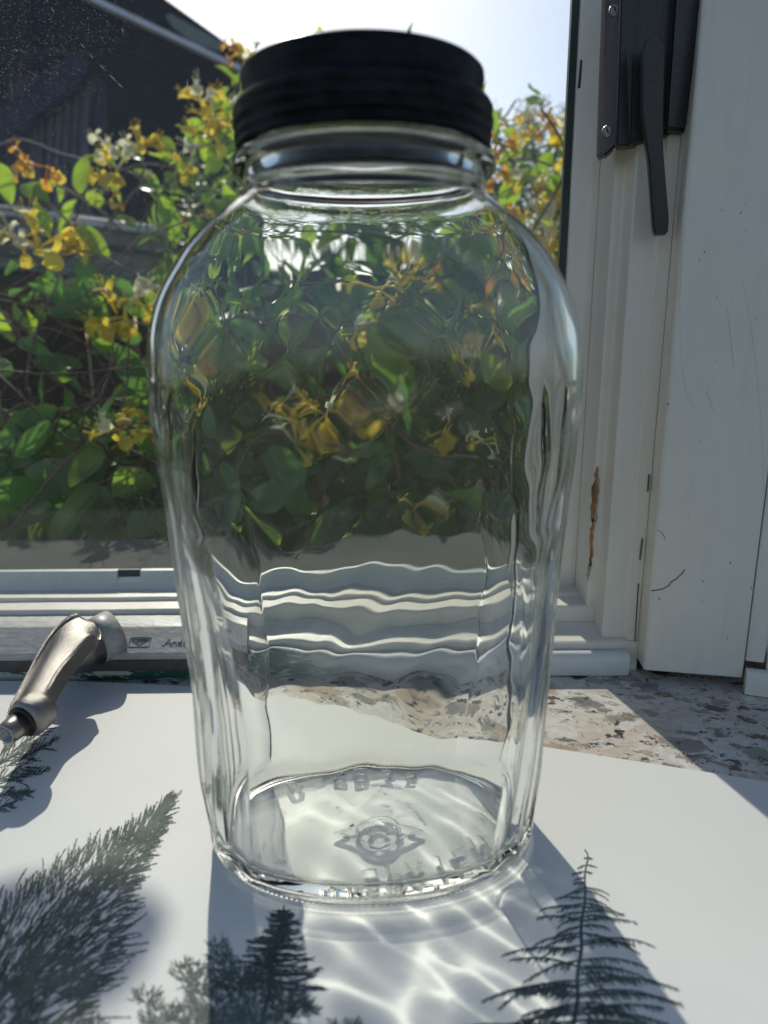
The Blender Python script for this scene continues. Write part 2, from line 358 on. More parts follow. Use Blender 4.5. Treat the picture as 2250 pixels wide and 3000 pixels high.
# ================================================================== CASEMENT WINDOW
win = empty('casement_window', (-.2, .5, 0), 'white painted casement window with crank handle, dusty pane and worn sash behind the jar', 'window')
XL, XR, ZT = -.75, .1442, .95
# bottom sash and frame: profile in (Y, Z)
sash = extrude_profile('sash_rail', [(.475, .010), (.475, .0325), (.4762, .0335), (.493, .0335), (.493, .0362), (.508, .0368), (.5135, .0405), (.5155, .044), (.53, .044), (.53, .010)], 'x', XL, XR+.006, M['white'], win, n=60, wob=.0004, bevel=.0003)
slope = extrude_profile('frame_sill', [(.449, -.0035), (.449, .0163), (.4508, .0175), (.456, .0178), (.4745, .0213), (.4745, -.0035)], 'x', XL, .1735, M['white'], win, n=60, wob=.0003, bevel=.0003)
prof = [(.4405, -.0035), (.4395, .002), (.4395, .008), (.4402, .0105), (.442, .0122), (.4445, .0128), (.4478, .0122), (.4482, -.0035)]
trim = extrude_profile('sill_moulding', prof, 'x', XL, .1650, M['trim'], win, n=60, wob=.0005, bevel=0); smooth_by_angle(trim, 50)
# glazing bead at the foot of the pane, with the short gap the photograph shows
for a, c in ((XL, at(345, 1700, .5135).x), (at(412, 1700, .5135).x, .1262)):
    bd = extrude_profile('glazing_bead', [(.5137, .0412), (.5137, .0465), (.5145, .0492), (.5185, .0498), (.5185, .0412)], 'x', a, c, M['bead'], win, n=30, wob=.0003, bevel=.0002)
box('bead_gap', ((at(345, 1700, .5135).x+at(412, 1700, .5135).x)/2, .5172, .0455), (at(412, 1700, .5135).x-at(345, 1700, .5135).x, .0024, .0083), M['gasket'], win)
pane = box('pane', ((XL+.1262)/2, .521, (.044+ZT)/2), (.1262-XL, .003, ZT-.044), M['pane'], win)
random.seed(6)
for (x0, y0, x1, y1) in ((150, 24, 158, 34), (238, 128, 247, 140), (262, 158, 273, 171), (291, 188, 308, 205), (319, 216, 342, 240), (342, 240, 361, 258), (549, 230, 549, 266), (358, 82, 362, 98), (42, 145, 52, 148)):
    n_ = Vector((y0-y1, x1-x0, 0)).normalized()*1.6
    mesh('paint_streak', [at(x0, y0, .5190), at((x0+x1)/2+n_.x, (y0+y1)/2+n_.y, .5190), at(x1+n_.x*.5, y1+n_.y*.5, .5190), at((x0+x1)/2-n_.x, (y0+y1)/2-n_.y, .5190), at(x0, y0, .5194), at((x0+x1)/2, (y0+y1)/2, .5194), at(x1, y1, .5194)], [(0, 1, 2, 3), (0, 1, 4), (1, 2, 5), (2, 3, 6)], M['bead'], win)
# upright members: profile in (X, Y)
extrude_profile('pane_gasket', [(.1216, .5185), (.1216, .513), (.1262, .513), (.1262, .5185)], 'z', .045, ZT, M['gasket'], win, n=40, wob=.0003, bevel=.0002)
stile = extrude_profile('sash_stile', [(.1264, .53), (.1264, .5142), (.1285, .5120), (.1400, .5085), (.1442, .5085), (.1442, .53)], 'z', .0372, ZT, M['white'], win, n=50, wob=.0004)
clip = prism('bead_clip', [at(1700, 175, .5118), at(1712, 175, .5118), at(1704, 258, .5118), at(1692, 258, .5118)], [at(1700, 175, .5150), at(1712, 175, .5150), at(1704, 258, .5150), at(1692, 258, .5150)], M['gasket'], win)
jamb = extrude_profile('jamb', [(.1444, .53), (.1444, .4765), (.1455, .4755), (.1500, .4755), (.1504, .4748), (.1504, .4560), (.1510, .4553), (.1655, .4553), (.1661, .4547), (.1661, .4505), (.1733, .4505), (.1733, .53)], 'z', .0178, ZT, M['white'], win, n=60, wob=.0004)
# worn paint and marks
def blob_chip(name, cpts, mat, parent):
    """irregular thin patch through the given outline points"""
    c = sum(cpts, Vector())/len(cpts); vs = [c]+list(cpts); fs = [(0, i, i % len(cpts)+1) for i in range(1, len(cpts)+1)]
    return mesh(name, vs, fs, mat, parent)
random.seed(3)
def chip_strip(px0, py0, px1, py1, wid, Y, mat, n=14, name='bare_wood_patch'):
    L, Rr = [], []
    for i in range(n+1):
        t = i/n; w_ = wid*(.35+.65*random.random())*math.sin(math.pi*min(max(t, .06), .94))**.4
        x = px0+(px1-px0)*t+random.uniform(-2, 2); y = py0+(py1-py0)*t
        L.append(at(x-w_/2, y, Y)); Rr.append(at(x+w_/2, y, Y))
    vs = L+Rr; fs = [(i, i+1, n+2+i, n+1+i) for i in range(n)]
    return mesh(name, vs, fs, mat, win)
def on_jamb_face(px, py):
    return at(px, py, .4752)
chip_strip(1750, 1368, 1736, 1530, 25, .4750, M['chip'])
chip_strip(1736, 1520, 1729, 1660, 14, .4750, M['chip'])
chip_strip(1756, 1400, 1742, 1560, 8, .4748, M['mark_pale'])
chip_strip(1728, 1640, 1722, 1700, 12, .4750, M['mark_pale'])
for (x, y) in ((1712, 1560), (1706, 1606)): chip_strip(x+1, y-8, x-1, y+8, 6, .5080, M['gap'], 5, 'paint_nick')
chip_strip(1680, 1768, 1745, 1766, 5, .4742, M['chip'], 8)
# dark joint line where jamb meets the post
tube('joint_line', [at(1871, 1710, .4500), at(1865, 1800, .4500), at(1858, 1915, .4500)], .00035, M['gap'], win, 5)
tube('paint_gouge', [at(1902, 1390, .4500), at(1898, 1440, .4500)], .0006, M['mark'], win, 5)
tube('paint_gouge', [at(1882, 1578, .4500), at(1875, 1640, .4500)], .0006, M['mark'], win, 5)

# crank operator cover on the frame
X0, X1 = XL, .0
cov = extrude_profile('crank_cover', [(.4485, .0130), (.4365, .0130), (.4355, .0145), (.4350, .0160), (.4358, .0180), (.4560, .0288), (.4640, .0300), (.4740, .0300), (.4740, .0218), (.4495, .0178)], 'x', X0, -.092, M['cover'], win, n=50, wob=.0004, bevel=.0004)
lip = extrude_profile('cover_lip', [(.4392, .0040), (.4372, .0044), (.4368, .0128), (.4390, .0128)], 'x', X0, -.092, M['cover_dark'], win, n=40, wob=.0004)
# emblem and lettering sunk into the cover, drawn as thin grooves on its slope
sn = Vector((0, .0202, .0108)).normalized(); nn = Vector((0, -.0108, .0202)).normalized()
def on_cover(px, py):
    """point where the line of sight meets the cover's slope, lifted 0.15 mm"""
    a = at(px, py, 1.0)-Vector((0, 0, CAMH)); o_ = Vector((0, 0, CAMH)); q = Vector((0, .4358, .0180))
    t = (q-o_).dot(nn)/a.dot(nn); return o_+a*t+nn*.00012
def strokes(name, lines, mat, parent, r=.00022):
    vs, fs = [], []
    for ln in lines: tube_geo([on_cover(*p) for p in ln], r, 4, vs, fs)
    return mesh(name, vs, fs, mat, parent)
em = [[(384, 1868), (444, 1868), (436, 1896), (376, 1896), (384, 1868)], [(386, 1874), (438, 1874), (408, 1891), (386, 1876)],
      [(400, 1883), (406, 1876), (408, 1883)], [(402, 1880), (407, 1880)], [(411, 1882), (413, 1876), (417, 1876), (416, 1880), (412, 1880)], [(420, 1881), (422, 1875), (425, 1879), (429, 1875)]]
strokes('cover_emblem', em, M['cover_dark'], cov)
lt = [[(474, 1892), (482, 1890), (497, 1872), (501, 1891)], [(483, 1885), (500, 1884)], [(497, 1892), (504, 1890)],
      [(504, 1891), (508, 1881), (509, 1884), (516, 1881), (515, 1890), (519, 1890)],
      [(534, 1873), (529, 1890), (522, 1889), (523, 1883), (531, 1882)], [(529, 1890), (533, 1890)],
      [(537, 1886), (545, 1884), (542, 1881), (537, 1884), (538, 1890), (545, 1889)],
      [(549, 1890), (552, 1881), (553, 1884), (558, 1881)]]
strokes('cover_lettering', lt, M['cover_dark'], cov)
# crank: hub, arm and knob
crank = empty('crank_handle', (0, 0, 0), None, None); crank.parent = win; crank.location = Vector((-.19, .43, .03))-win.location
hubc = at(318, 1862, .447); hax = Vector((-.62, -.70, -.12))
hub_b = lathe('hub_collar', hubc, hax, [(-.004, .0165), (.006, .0160), (.010, .0150)], M['cover'], crank)
hub = lathe('hub', hubc+hax.normalized()*.0102, hax, [(.0, .0152), (.012, .0150), (.021, .0142), (.0245, .0120), (.0258, .006)], M['bronze'], crank)
# arm as a loft of rounded sections
A0 = at(268, 1846, .424); A1 = at(214, 1868, .411); A2 = at(155, 1952, .386); A3 = at(100, 2045, .354); A4 = at(74, 2104, .338)
pts = [A0, A1, A2, A3, A4]
def catmull(P, n):
    out = []; Q = [P[0]*2-P[1]]+P+[P[-1]*2-P[-2]]
    for i in range(1, len(Q)-2):
        for k in range(n):
            t = k/n; a, b_, c_, d_ = Q[i-1], Q[i], Q[i+1], Q[i+2]
            out.append(.5*((2*b_)+(c_-a)*t+(2*a-5*b_+4*c_-d_)*t*t+(3*b_-a-3*c_+d_)*t**3))
    out.append(P[-1]); return out
path = catmull(pts, 7)
def arm_loft(name, half_w, half_t, lift, mat, parent, prof):
    vs, fs = [], []; k = len(prof); n = len(path)
    for i, p in enumerate(path):
        t = (path[min(i+1, n-1)]-path[max(i-1, 0)]).normalized()
        side = t.cross(Vector((-.15, -.75, .65))).normalized(); upv = side.cross(t).normalized()
        f = i/(n-1); wv_ = half_w*(1.12-.42*f)*(1-.55*max(0, (.10-f)/.10)**2)
        for (a, b_) in prof: vs.append(p+side*(a*wv_)+upv*(b_*half_t*(1.05-.2*f)+lift))
    for i in range(n-1):
        for j in range(k): fs.append((i*k+j, i*k+(j+1) % k, (i+1)*k+(j+1) % k, (i+1)*k+j))
    fs.append(tuple(reversed(range(k)))); fs.append(tuple((n-1)*k+j for j in range(k)))
    o = mesh(name, vs, fs, mat, parent); smooth_by_angle(o, 40); return o
arm_loft('arm', .0138, .0060, 0, M['bronze'], crank, [(-1, -1), (-1.0, .55), (-.93, .72), (-.84, .70), (-.78, .52), (-.4, .80), (0, .92), (.4, .80), (.78, .52), (.84, .70), (.93, .72), (1.0, .55), (1, -1), (.7, -1.15), (-.7, -1.15)])
kax = Vector((-.36, -.92, -.12)).normalized(); kc = at(80, 2104, .336)
lathe('knob_seat', kc-kax*.006, kax, [(-.006, .0085), (-.003, .0105), (.006, .0108), (.0085, .0096)], M['bronze'], crank)
lathe('knob_gasket', kc+kax*.0026, kax, [(0, .0086), (.0012, .0086)], M['black'], crank)
lathe('knob', kc+kax*.0039, kax, [(0, .0066), (.009, .0060), (.0105, .0056), (.0105, .0048), (.004, .0046), (.004, .0002)], M['bronze2'], crank)
lathe('knob_socket', kc+kax*.0085, kax, [(-.0004, .0045), (.0012, .0045)], M['black'], crank, n=16, smooth=False)

# sash lock on the jamb
def slab(name, pxs, Yf, dep, mat, parent, bevel=.0012):
    """prism whose front outline is seen at the photograph's pixels; each point has its own depth"""
    fr_ = [at(x, y, Yf if not hasattr(Yf, '__len__') else Yf[i]) for i, (x, y) in enumerate(pxs)]
    bk = [v+Vector((dep*.25, dep, 0)) for v in fr_]
    o = prism(name, fr_, bk, mat, parent, bevel=bevel); smooth_by_angle(o, 45); return o
lk = slab('sash_lock', [(1768, -160), (1842, -160), (1807, 425), (1768, 462), (1749, 458)], [.468, .452, .452, .462, .468], .012, M['lock2'], win, .0016)
slab('lock_body', [(1828, -160), (1990, -160), (1968, 390), (1850, 424), (1803, 428)], [.446, .440, .446, .450, .447], .012, M['lock'], lk, .0012)
slab('lock_ridge', [(1822, -160), (1872, -160), (1849, 428), (1806, 428)], [.442, .441, .4455, .4445], .005, M['lock'], lk, .0010)
slab('lock_keeper', [(1985, -160), (2062, -160), (2044, 180), (2012, 385), (1950, 378)], [.434, .436, .440, .444, .438], .012, M['lock'], lk, .0016)
slab('lever', [(1880, 150), (1893, 112), (1916, 100), (1938, 108), (1947, 135), (1943, 330), (1943, 430), (1960, 640), (1957, 684), (1918, 688), (1913, 668), (1900, 480), (1880, 330)], [.428, .427, .427, .427, .428, .431, .433, .436, .436, .436, .436, .434, .431], .009, M['lock'], lk, .0009)
for (x, y, Y) in ((1802, 28, .4585), (1781, 384, .4590)):
    c = at(x, y, Y); lathe('screw', c, Vector((-.45, -.89, -.05)), [(-.003, .0036), (0, .0036), (.0008, .0030), (.0013, .0016)], M['bronze'], lk, 20)
    tube('screw_slot', [c+Vector((-.0012, -.0013, .0011)), c+Vector((-.0002, -.0013, -.0011))], .0004, M['black'], lk, 4)

# ================================================================== POST between the windows, and the next window
post = empty('mullion_post', (.2, .43, 0), 'broad white painted mullion post with scuffs, right of the locked casement', 'window post')
pz0 = .0048
pf = extrude_profile('post_board', [(.1735, .4480), (.1720, .4330), (.1732, .4316), (.2310, .4195), (.2318, .4205), (.2318, .47), (.1740, .47)], 'z', pz0, ZT, M['white2'], post, n=60, wob=.0004, bevel=.0006)
box('post_core', (.2370, .502, .4735), (.1260, .052, .954), M['white2'], post)
box('foot_light_block', (.2020, .462, .0005), (.0560, .024, .008), M['gap'], post)  # dark block added to stop sun leaking beneath the post
def on_post(px, py):
    a = at(px, py, 1.0)-Vector((0, 0, CAMH)); q = Vector((.1732, .4316, 0)); n_ = Vector((-.0121, -.0578, 0)).normalized()
    o_ = Vector((0, 0, CAMH)); t = (q-o_).dot(n_)/a.dot(n_); return o_+a*t+n_*.0001
def post_stroke(name, lines, r, mat, gapf=0):
    vs, fs = [], []
    for ln in lines: tube_geo([on_post(*p) for p in ln], r, 4, vs, fs)
    o = mesh(name, vs, fs, mat, post)
    if len(lines) > 4: o['kind'] = 'stuff'
post_stroke('scuff', [[(1908, 1731), (1940, 1726), (1960, 1715), (1966, 1705), (1982, 1695), (1998, 1680), (2007, 1668)]], .00035, M['mark'])
post_stroke('scuff', [[(1925, 1555), (1936, 1556), (1945, 1570), (1948, 1580)]], .0002, M['mark'])
def dashed(p0, p1, p2, n):
    out = []
    for i in range(n):
        t0 = i/n; t1 = (i+.55)/n
        f = lambda t: tuple((1-t)**2*a+2*t*(1-t)*b_+t*t*c for a, b_, c in zip(p0, p1, p2))
        out.append([f(t0), f(t1)])
    return out
post_stroke('stitch_scratch', dashed((2000, 640), (1970, 1180), (2045, 1200), 52), .0001, M['mark_pale'])
post_stroke('stitch_scratch', dashed((2175, 820), (2240, 1150), (2235, 1450), 46), .0001, M['mark_pale'])
post_stroke('hair_crack', [[(2130, 900), (2150, 1080)], [(2068, 1140), (2090, 1205)]], .00008, M['mark_pale'])
random.seed(11)
post_stroke('paint_speck', [[(x, y), (x+random.uniform(-3, 3), y+random.uniform(3, 8))] for x, y in ((2140, 1646), (2130, 1867), (2060, 1700), (1932, 1752), (2170, 620), (2050, 760), (2065, 735), (2100, 870), (1955, 1180), (2200, 1720))], .0003, M['mark'])
w2 = empty('side_window', (.25, .42, 0), 'edge of a second white window at the right border of the picture', 'window')
a2 = R(-20)
def rot2(x, y, bx=.2330, by=.4215): return (bx+x*math.cos(a2)-y*math.sin(a2), by+x*math.sin(a2)+y*math.cos(a2))
def prof2(pr): return [rot2(*p) for p in pr]
extrude_profile('jamb', prof2([(0, .0), (.0100, .0), (.0112, .0012), (.0125, .02), (.020, .024), (.020, .05), (0, .05)]), 'z', .016, ZT, M['white'], w2, n=40, wob=.0003)
# low rail and moulding of the second window
def rail2(name, x0, x1, pr, mat):
    vs, fs = [], []; k = len(pr)
    for x in (x0, x1):
        for (y, z) in pr: a_, b_ = rot2(x, y); vs.append((a_, b_, z))
    for j in range(k): fs.append((j, (j+1) % k, k+(j+1) % k, k+j))
    fs += [tuple(range(k)), tuple(range(2*k-1, k-1, -1))]
    return mesh(name, vs, fs, mat, w2, bevel=.0004)
rail2('frame_sill', .0127, .30, [(.0, -.0035), (.0, .0205), (.003, .022), (.020, .026), (.020, .036), (.05, .036), (.05, -.0035)], M['white'])
rail2('sill_moulding', .0005, .30, [(-.009, -.0035), (-.0095, .004), (-.009, .009), (-.006, .0118), (-.003, .0122), (-.0005, .0118), (-.0005, -.0035)], M['white'])
extrude_profile('pane', prof2([(.0205, .040), (.30, .040), (.30, .043), (.0205, .043)]), 'z', .0365, ZT, M['pane'], w2, bevel=0)

# outside ledge below the pane
led = box('outer_ledge', (-.3, .577, .0325), (1.3, .09, .022), M['sill_grey'], bevel=.002)
tag(led, 'weathered grey exterior ledge outside the pane under the honeysuckle', 'ledge')

# ================================================================== PRINTED BOARD
def on_board(px, py, z=0.0):
    a = at(px, py, 1.0)-Vector((0, 0, CAMH)); t = (z-CAMH)/a.z; v = a*t; return (v.x, v.y)
board = empty('printed_board', (0, .25, -.0035), 'glossy white board printed with grey-green conifers, lying on the granite under the jar', 'board')
poly = [(-.46, .4365), (-.209, .4325), (-.130, .4245), (-.02, .3895), (.0888, .3500), (.1948, .3172), (.42, .245), (.42, .135), (-.46, .135)]
bm = bmesh.new(); vb = [bm.verts.new((x, y, -.0035)) for x, y in poly]; vt = [bm.verts.new((x, y, 0)) for x, y in poly]
bm.faces.new(vt).material_index = 0; bm.faces.new(vb[::-1]).material_index = 1
for i in range(len(poly)): bm.faces.new((vb[i], vb[(i+1) % len(poly)], vt[(i+1) % len(poly)], vt[i])).material_index = 1
bmesh.ops.recalc_face_normals(bm, faces=bm.faces)
me = bpy.data.meshes.new('sheet'); bm.to_mesh(me); bm.free()
sheet = link('sheet', me, [M['board'], M['board_edge']], board)

class Ink:
    def __init__(s): s.v = []; s.f = []; s.m = []
    def stroke(s, pts, w0, w1, mi=0):
        """tapered flat stroke; points and widths in photograph-pixel units on the board's plane"""
        z = .00012+random.random()*.00012; b = len(s.v); n = len(pts)
        for i, (x, y) in enumerate(pts):
            x0, y0 = pts[max(i-1, 0)]; x1, y1 = pts[min(i+1, n-1)]
            dx, dy = x1-x0, y1-y0; L = math.hypot(dx, dy) or 1; w_ = (w0+(w1-w0)*i/(n-1))/2
            for sg in (-1, 1):
                p = on_board(x-dy/L*w_*sg, y+dx/L*w_*sg); s.v.append((p[0], p[1], z))
        for i in range(n-1): s.f.append((b+2*i, b+2*i+1, b+2*i+3, b+2*i+2)); s.m.append(mi)
    def build(s, label):
        me = bpy.data.meshes.new('tree_print'); me.from_pydata(s.v, [], s.f)
        me.polygons.foreach_set('material_index', s.m)
        o = link('tree_print', me, [M['ink'], M['ink2'], M['ink3']], board); o['label'] = label; return o
def curve(p, ang, L, bend, n=5):
    out = [p]; a = ang
    for i in range(n): a += bend/n; p = (p[0]+math.cos(a)*L/n, p[1]+math.sin(a)*L/n); out.append(p)
    return out
def sprig(ink, p, ang, L, w, bend=0.0, k=8, tl=.3, mi=0, spread=.7):
    c = curve(p, ang, L, bend, 6); ink.stroke(c, w, w*.35, mi)
    for i in range(k):
        t = (i+.5+random.uniform(-.3, .3))/k; j = min(int(t*6), 5); q = tuple(a+(b-a)*(t*6-j) for a, b in zip(c[j], c[j+1]))
        loc = ang+bend*t
        for sg in (-1, 1):
            if random.random() < .85:
                ink.stroke(curve(q, loc+sg*spread*random.uniform(.6, 1.2), L*tl*(1-.55*t)*random.uniform(.6, 1.25), -sg*.5, 2), w*.75, w*.25, mi)
# fir at the right
random.seed(21); ink = Ink()
tx = lambda y: 1722-.075*(y-2490)+3*math.sin(y/23)
ink.stroke([(1713, 2490), (1720, 2500), (1724, 2515)]+[(tx(y), y) for y in range(2530, 3120, 20)], 4, 15)
for i in range(44):
    t = (i/44)**.9; y = 2512+t*620+random.uniform(-5, 5)
    for sg in (-1, 1):
        if random.random() < .1: continue
        L = (14+t*470)*random.uniform(.45, 1.08)*(1.0 if sg < 0 else .95)
        th_ = random.uniform(-.42, .05); c = [(tx(y), y)]; a_ = th_
        for q in range(9):
            a_ += random.uniform(.02, .12); c.append((c[-1][0]+sg*math.cos(a_)*L/9, c[-1][1]+math.sin(a_)*L/9))
        ink.stroke(c, 3.0+4.5*t, 1.8+.8*t, 0)
        k = int(4+L/11)
        for q in range(k):
            tt = .08+.92*(q+random.random())/k; j = min(int(tt*9), 8); f = tt*9-j; p = tuple(aa+(bb-aa)*f for aa, bb in zip(c[j], c[j+1]))
            ln = (9+34*t)*random.uniform(.5, 1.25)*(1.15-.55*tt); dn_ = random.uniform(.35, 1.0)
            tw = [p]; aa_ = dn_
            for r_ in range(3): tw.append((tw[-1][0]+sg*math.cos(aa_)*ln/3, tw[-1][1]+math.sin(aa_)*ln/3)); aa_ += .12
            ink.stroke(tw, 3.0+2.4*t, 1.0+.5*t, 0 if random.random() < .8 else 2)
            if t > .3:
                for r_ in range(2): ink.stroke(curve(tw[1+r_], (aa_ if sg > 0 else math.pi-aa_)+random.uniform(-.7, .7), ln*.3, 0, 1), 2.2, .9, 0)
            if random.random() < .35: ink.stroke([p, (p[0]+sg*ln*.35, p[1]-ln*.18)], 2.4+t, .9, 0)
ink.build('tall single fir with drooping branches printed at the right of the board')
# shaggy cypress at the left
random.seed(5); ink = Ink()
axis = [(505, 2330), (440, 2420), (360, 2500), (270, 2600), (170, 2740), (60, 2900), (-60, 3080), (-160, 3220)]
wid = [6, 36, 70, 140, 225, 270, 310, 340]
def lerp_axis(t):
    k = t*(len(axis)-1); j = min(int(k), len(axis)-2); f = k-j
    return tuple(a+(b-a)*f for a, b in zip(axis[j], axis[j+1])), wid[j]+(wid[j+1]-wid[j])*f
for i in range(150):
    t = .6+.4*random.random(); (x, y), w_ = lerp_axis(t); u = random.uniform(-.7, .7)
    ink.stroke(curve((x+u*w_*.8, y+u*w_*.5), -.85+u*.5, 30+60*t, random.uniform(-.3, .3), 4), 7+12*t, 3, random.choice((0, 2, 2)))
for i in range(2100):
    t = random.random()**.75; (x, y), w_ = lerp_axis(t); u = random.gauss(0, .42)
    if abs(u) > 1: continue
    px, py = x+u*w_*.8, y+u*w_*.5
    edge = abs(u)
    L = (20+44*t)*random.uniform(.6, 1.5)*(1.25 if edge > .5 else 1)
    ang = -.85+u*.62*(1 if u > 0 else .7)+random.uniform(-.25, .25)
    mi = 0 if random.random() < (.92 if edge > .3 else .66) else (2 if random.random() < .8 else 1)
    if t > .75 and random.random() < .4: mi = 1
    sprig(ink, (px, py), ang, L, 2.4+1.7*t, random.uniform(-.3, .3), 4, .3, mi, .55)
for i in range(60):
    t = .1+.8*i/60; (x, y), w_ = lerp_axis(t)
    for sg in (-1, 1):
        sprig(ink, (x+sg*w_*.55, y+sg*w_*.36), -.8+sg*.45+random.uniform(-.1, .1), (24+60*t)*random.uniform(.8, 1.3), 2.4+2.2*t, sg*.15, 7, .32, 0)
for (x, y) in ((470, 2380), (455, 2405), (492, 2350)): sprig(ink, (x, y), -.75, 52, 2.2, .1, 3, .4, 0)
ink.build('shaggy cypress leaning up to the right printed at the left of the board')
# feathery sprays at the far left edge
random.seed(9); ink = Ink()
for (x, y, a, L) in ((40, 2200, -.65, 150), (20, 2245, -.45, 170), (10, 2290, -.2, 140), (-10, 2330, -.05, 110), (0, 2215, -1.0, 100), (-20, 2180, -.7, 120), (20, 2320, .1, 70), (-40, 2380, -.3, 100), (-30, 2260, -.55, 160), (-60, 2320, -.5, 190), (10, 2180, -.85, 80)):
    sprig(ink, (x, y), a, L, 4, -.1, 14, .26, 0 if random.random() < .6 else 2)
    for k in range(7):
        tt = .2+.1*k; sprig(ink, (x+math.cos(a)*L*tt, y+math.sin(a)*L*tt), a+random.choice((-.6, .6)), L*.36*(1.1-tt*.6), 2.6, 0, 7, .34, 0)
ink.build('feathery conifer sprays printed at the far left edge, under the crank')
# small crooked pine in front of the jar with dense shrubs below
random.seed(14); ink = Ink()
tx2 = lambda y: 830-.18*(y-2650)+6*math.sin(y/35)
ink.stroke([(tx2(y), y) for y in range(2652, 3080, 15)], 4, 13)
for i in range(46):
    t = i/46; y = 2668+t*230
    for sg in (-1, 1):
        L = (18+135*t)*random.uniform(.35, 1.15)
        if sg < 0 and t > .5: L *= .8
        c = curve((tx2(y), y), (math.pi if sg < 0 else 0)+random.uniform(-.1, .35)*sg, L, -sg*.25, 6); ink.stroke(c, 4.5, 2, 0)
        for q in range(int(4+L/5)):
            tt = random.random(); j = min(int(tt*6), 5); p = tuple(aa+(bb-aa)*(tt*6-j) for aa, bb in zip(c[j], c[j+1]))
            ink.stroke(curve(p, (math.pi if sg < 0 else 0)+random.uniform(-.5, .5), random.uniform(6, 18), 0, 1), 4.2, 1.2, 0)
ink.stroke([(800, 2880), (815, 2890), (825, 2855), (838, 2862), (850, 2868), (868, 2869)], 4, 2, 0)
shr = [(640, 2790, 30, 40), (650, 2840, 50, 50), (700, 2870, 60, 50), (545, 2845, 42, 34), (590, 2880, 55, 45), (760, 2900, 70, 40), (840, 2930, 70, 35), (640, 2950, 90, 60), (760, 2970, 100, 50), (880, 2960, 50, 28), (430, 2925, 40, 28), (470, 2980, 60, 40), (560, 3000, 80, 60), (700, 3040, 200, 70), (280, 3010, 30, 30), (1010, 3010, 60, 18)]
for (cx, cy, rx, ry) in shr:
    for i in range(int(rx*ry/16)):
        a = random.uniform(0, 6.28); r_ = random.random()**.6
        px, py = cx+math.cos(a)*rx*r_, cy+math.sin(a)*ry*r_
        mi = 0 if r_ > .55 or random.random() < .55 else random.choice((1, 2, 2))
        if cy > 2940 and random.random() < .35: mi = 1
        ink.stroke(curve((px, py), math.atan2(math.sin(a)*.5-.55, math.cos(a)*.8+.1)+random.uniform(-.5, .5), random.uniform(9, 26), random.uniform(-.6, .6), 2), 3.4, 1.2, mi)
ink.build('crooked little pine above dense shrubs printed just in front of the jar')

# ================================================================== JAR
JX, JY, JROT = -.0063, .2860, R(3)
jar = empty('glass_jar', (JX, JY, 0), 'large clear oval glass jar with fluted corners and a black screw cap', 'jar')
zt = np.array([0, .0015, .004, .010, .0317, .073, .114, .152, .181, .195, .2076, .2180, .2278, .2370, .2454, .2540, .2613, .2670, .2705, .2731, .2747, .2764, .2780, .2797, .2817, .2838, .2856, .2872, .300, .309])
at_ = np.array([.984]*18+[.985]*12)*np.array([.0715, .0735, .0748, .0757, .0782, .0795, .0811, .0836, .0856, .0859, .0857, .0846, .0826, .0793, .0745, .0683, .0608, .0527, .0478, .0455, .0448, .0450, .0466, .0484, .0490, .0484, .0466, .0437, .0425, .0422])
bt = np.array([.0482, .0494, .0500, .0505, .0508, .0500, .0513, .0526, .0536, .0540, .0541, .0540, .0536, .0530, .0521, .0508, .0492, .0473, .0461, .0453, .0448, .0450, .0466, .0484, .0490, .0484, .0466, .0437, .0425, .0422])
nt_ = np.array([2.12]*4+[2.14, 2.17, 2.2, 2.22, 2.24, 2.24, 2.22, 2.18, 2.16, 2.14, 2.12, 2.08, 2.04, 2.01]+[2.0]*12)
def smoothtab(z, tab):
    """cubic (monotone-ish) table lookup"""
    z = np.clip(z, zt[0], zt[-1]); m_ = np.gradient(tab, zt)
    i = np.clip(np.searchsorted(zt, z)-1, 0, len(zt)-2); h = zt[i+1]-zt[i]; t = (z-zt[i])/h
    return ((2*t**3-3*t**2+1)*tab[i]+(t**3-2*t**2+t)*h*m_[i]+(-2*t**3+3*t**2)*tab[i+1]+(t**3-t**2)*h*m_[i+1])
sstep = lambda x, a, b: (lambda t: t*t*(3-2*t))(np.clip((x-a)/(b-a), 0, 1))
def wav(x, y, z, sc, seed):
    s = 0
    for k, (fx, fy, fz, ph) in enumerate(((1, .3, .7, .2), (-.6, .8, 1.1, 1.7), (.4, -1.2, .5, 3.1), (1.3, .9, -.8, 4.4), (-1.7, .2, 1.6, .9), (.2, 1.9, -1.4, 2.2))):
        s = s+np.sin((fx*x+fy*y+fz*z)*sc+ph+seed*1.3*(k+1))/(1+.35*k)
    return s/3.2
HALF = R(44)
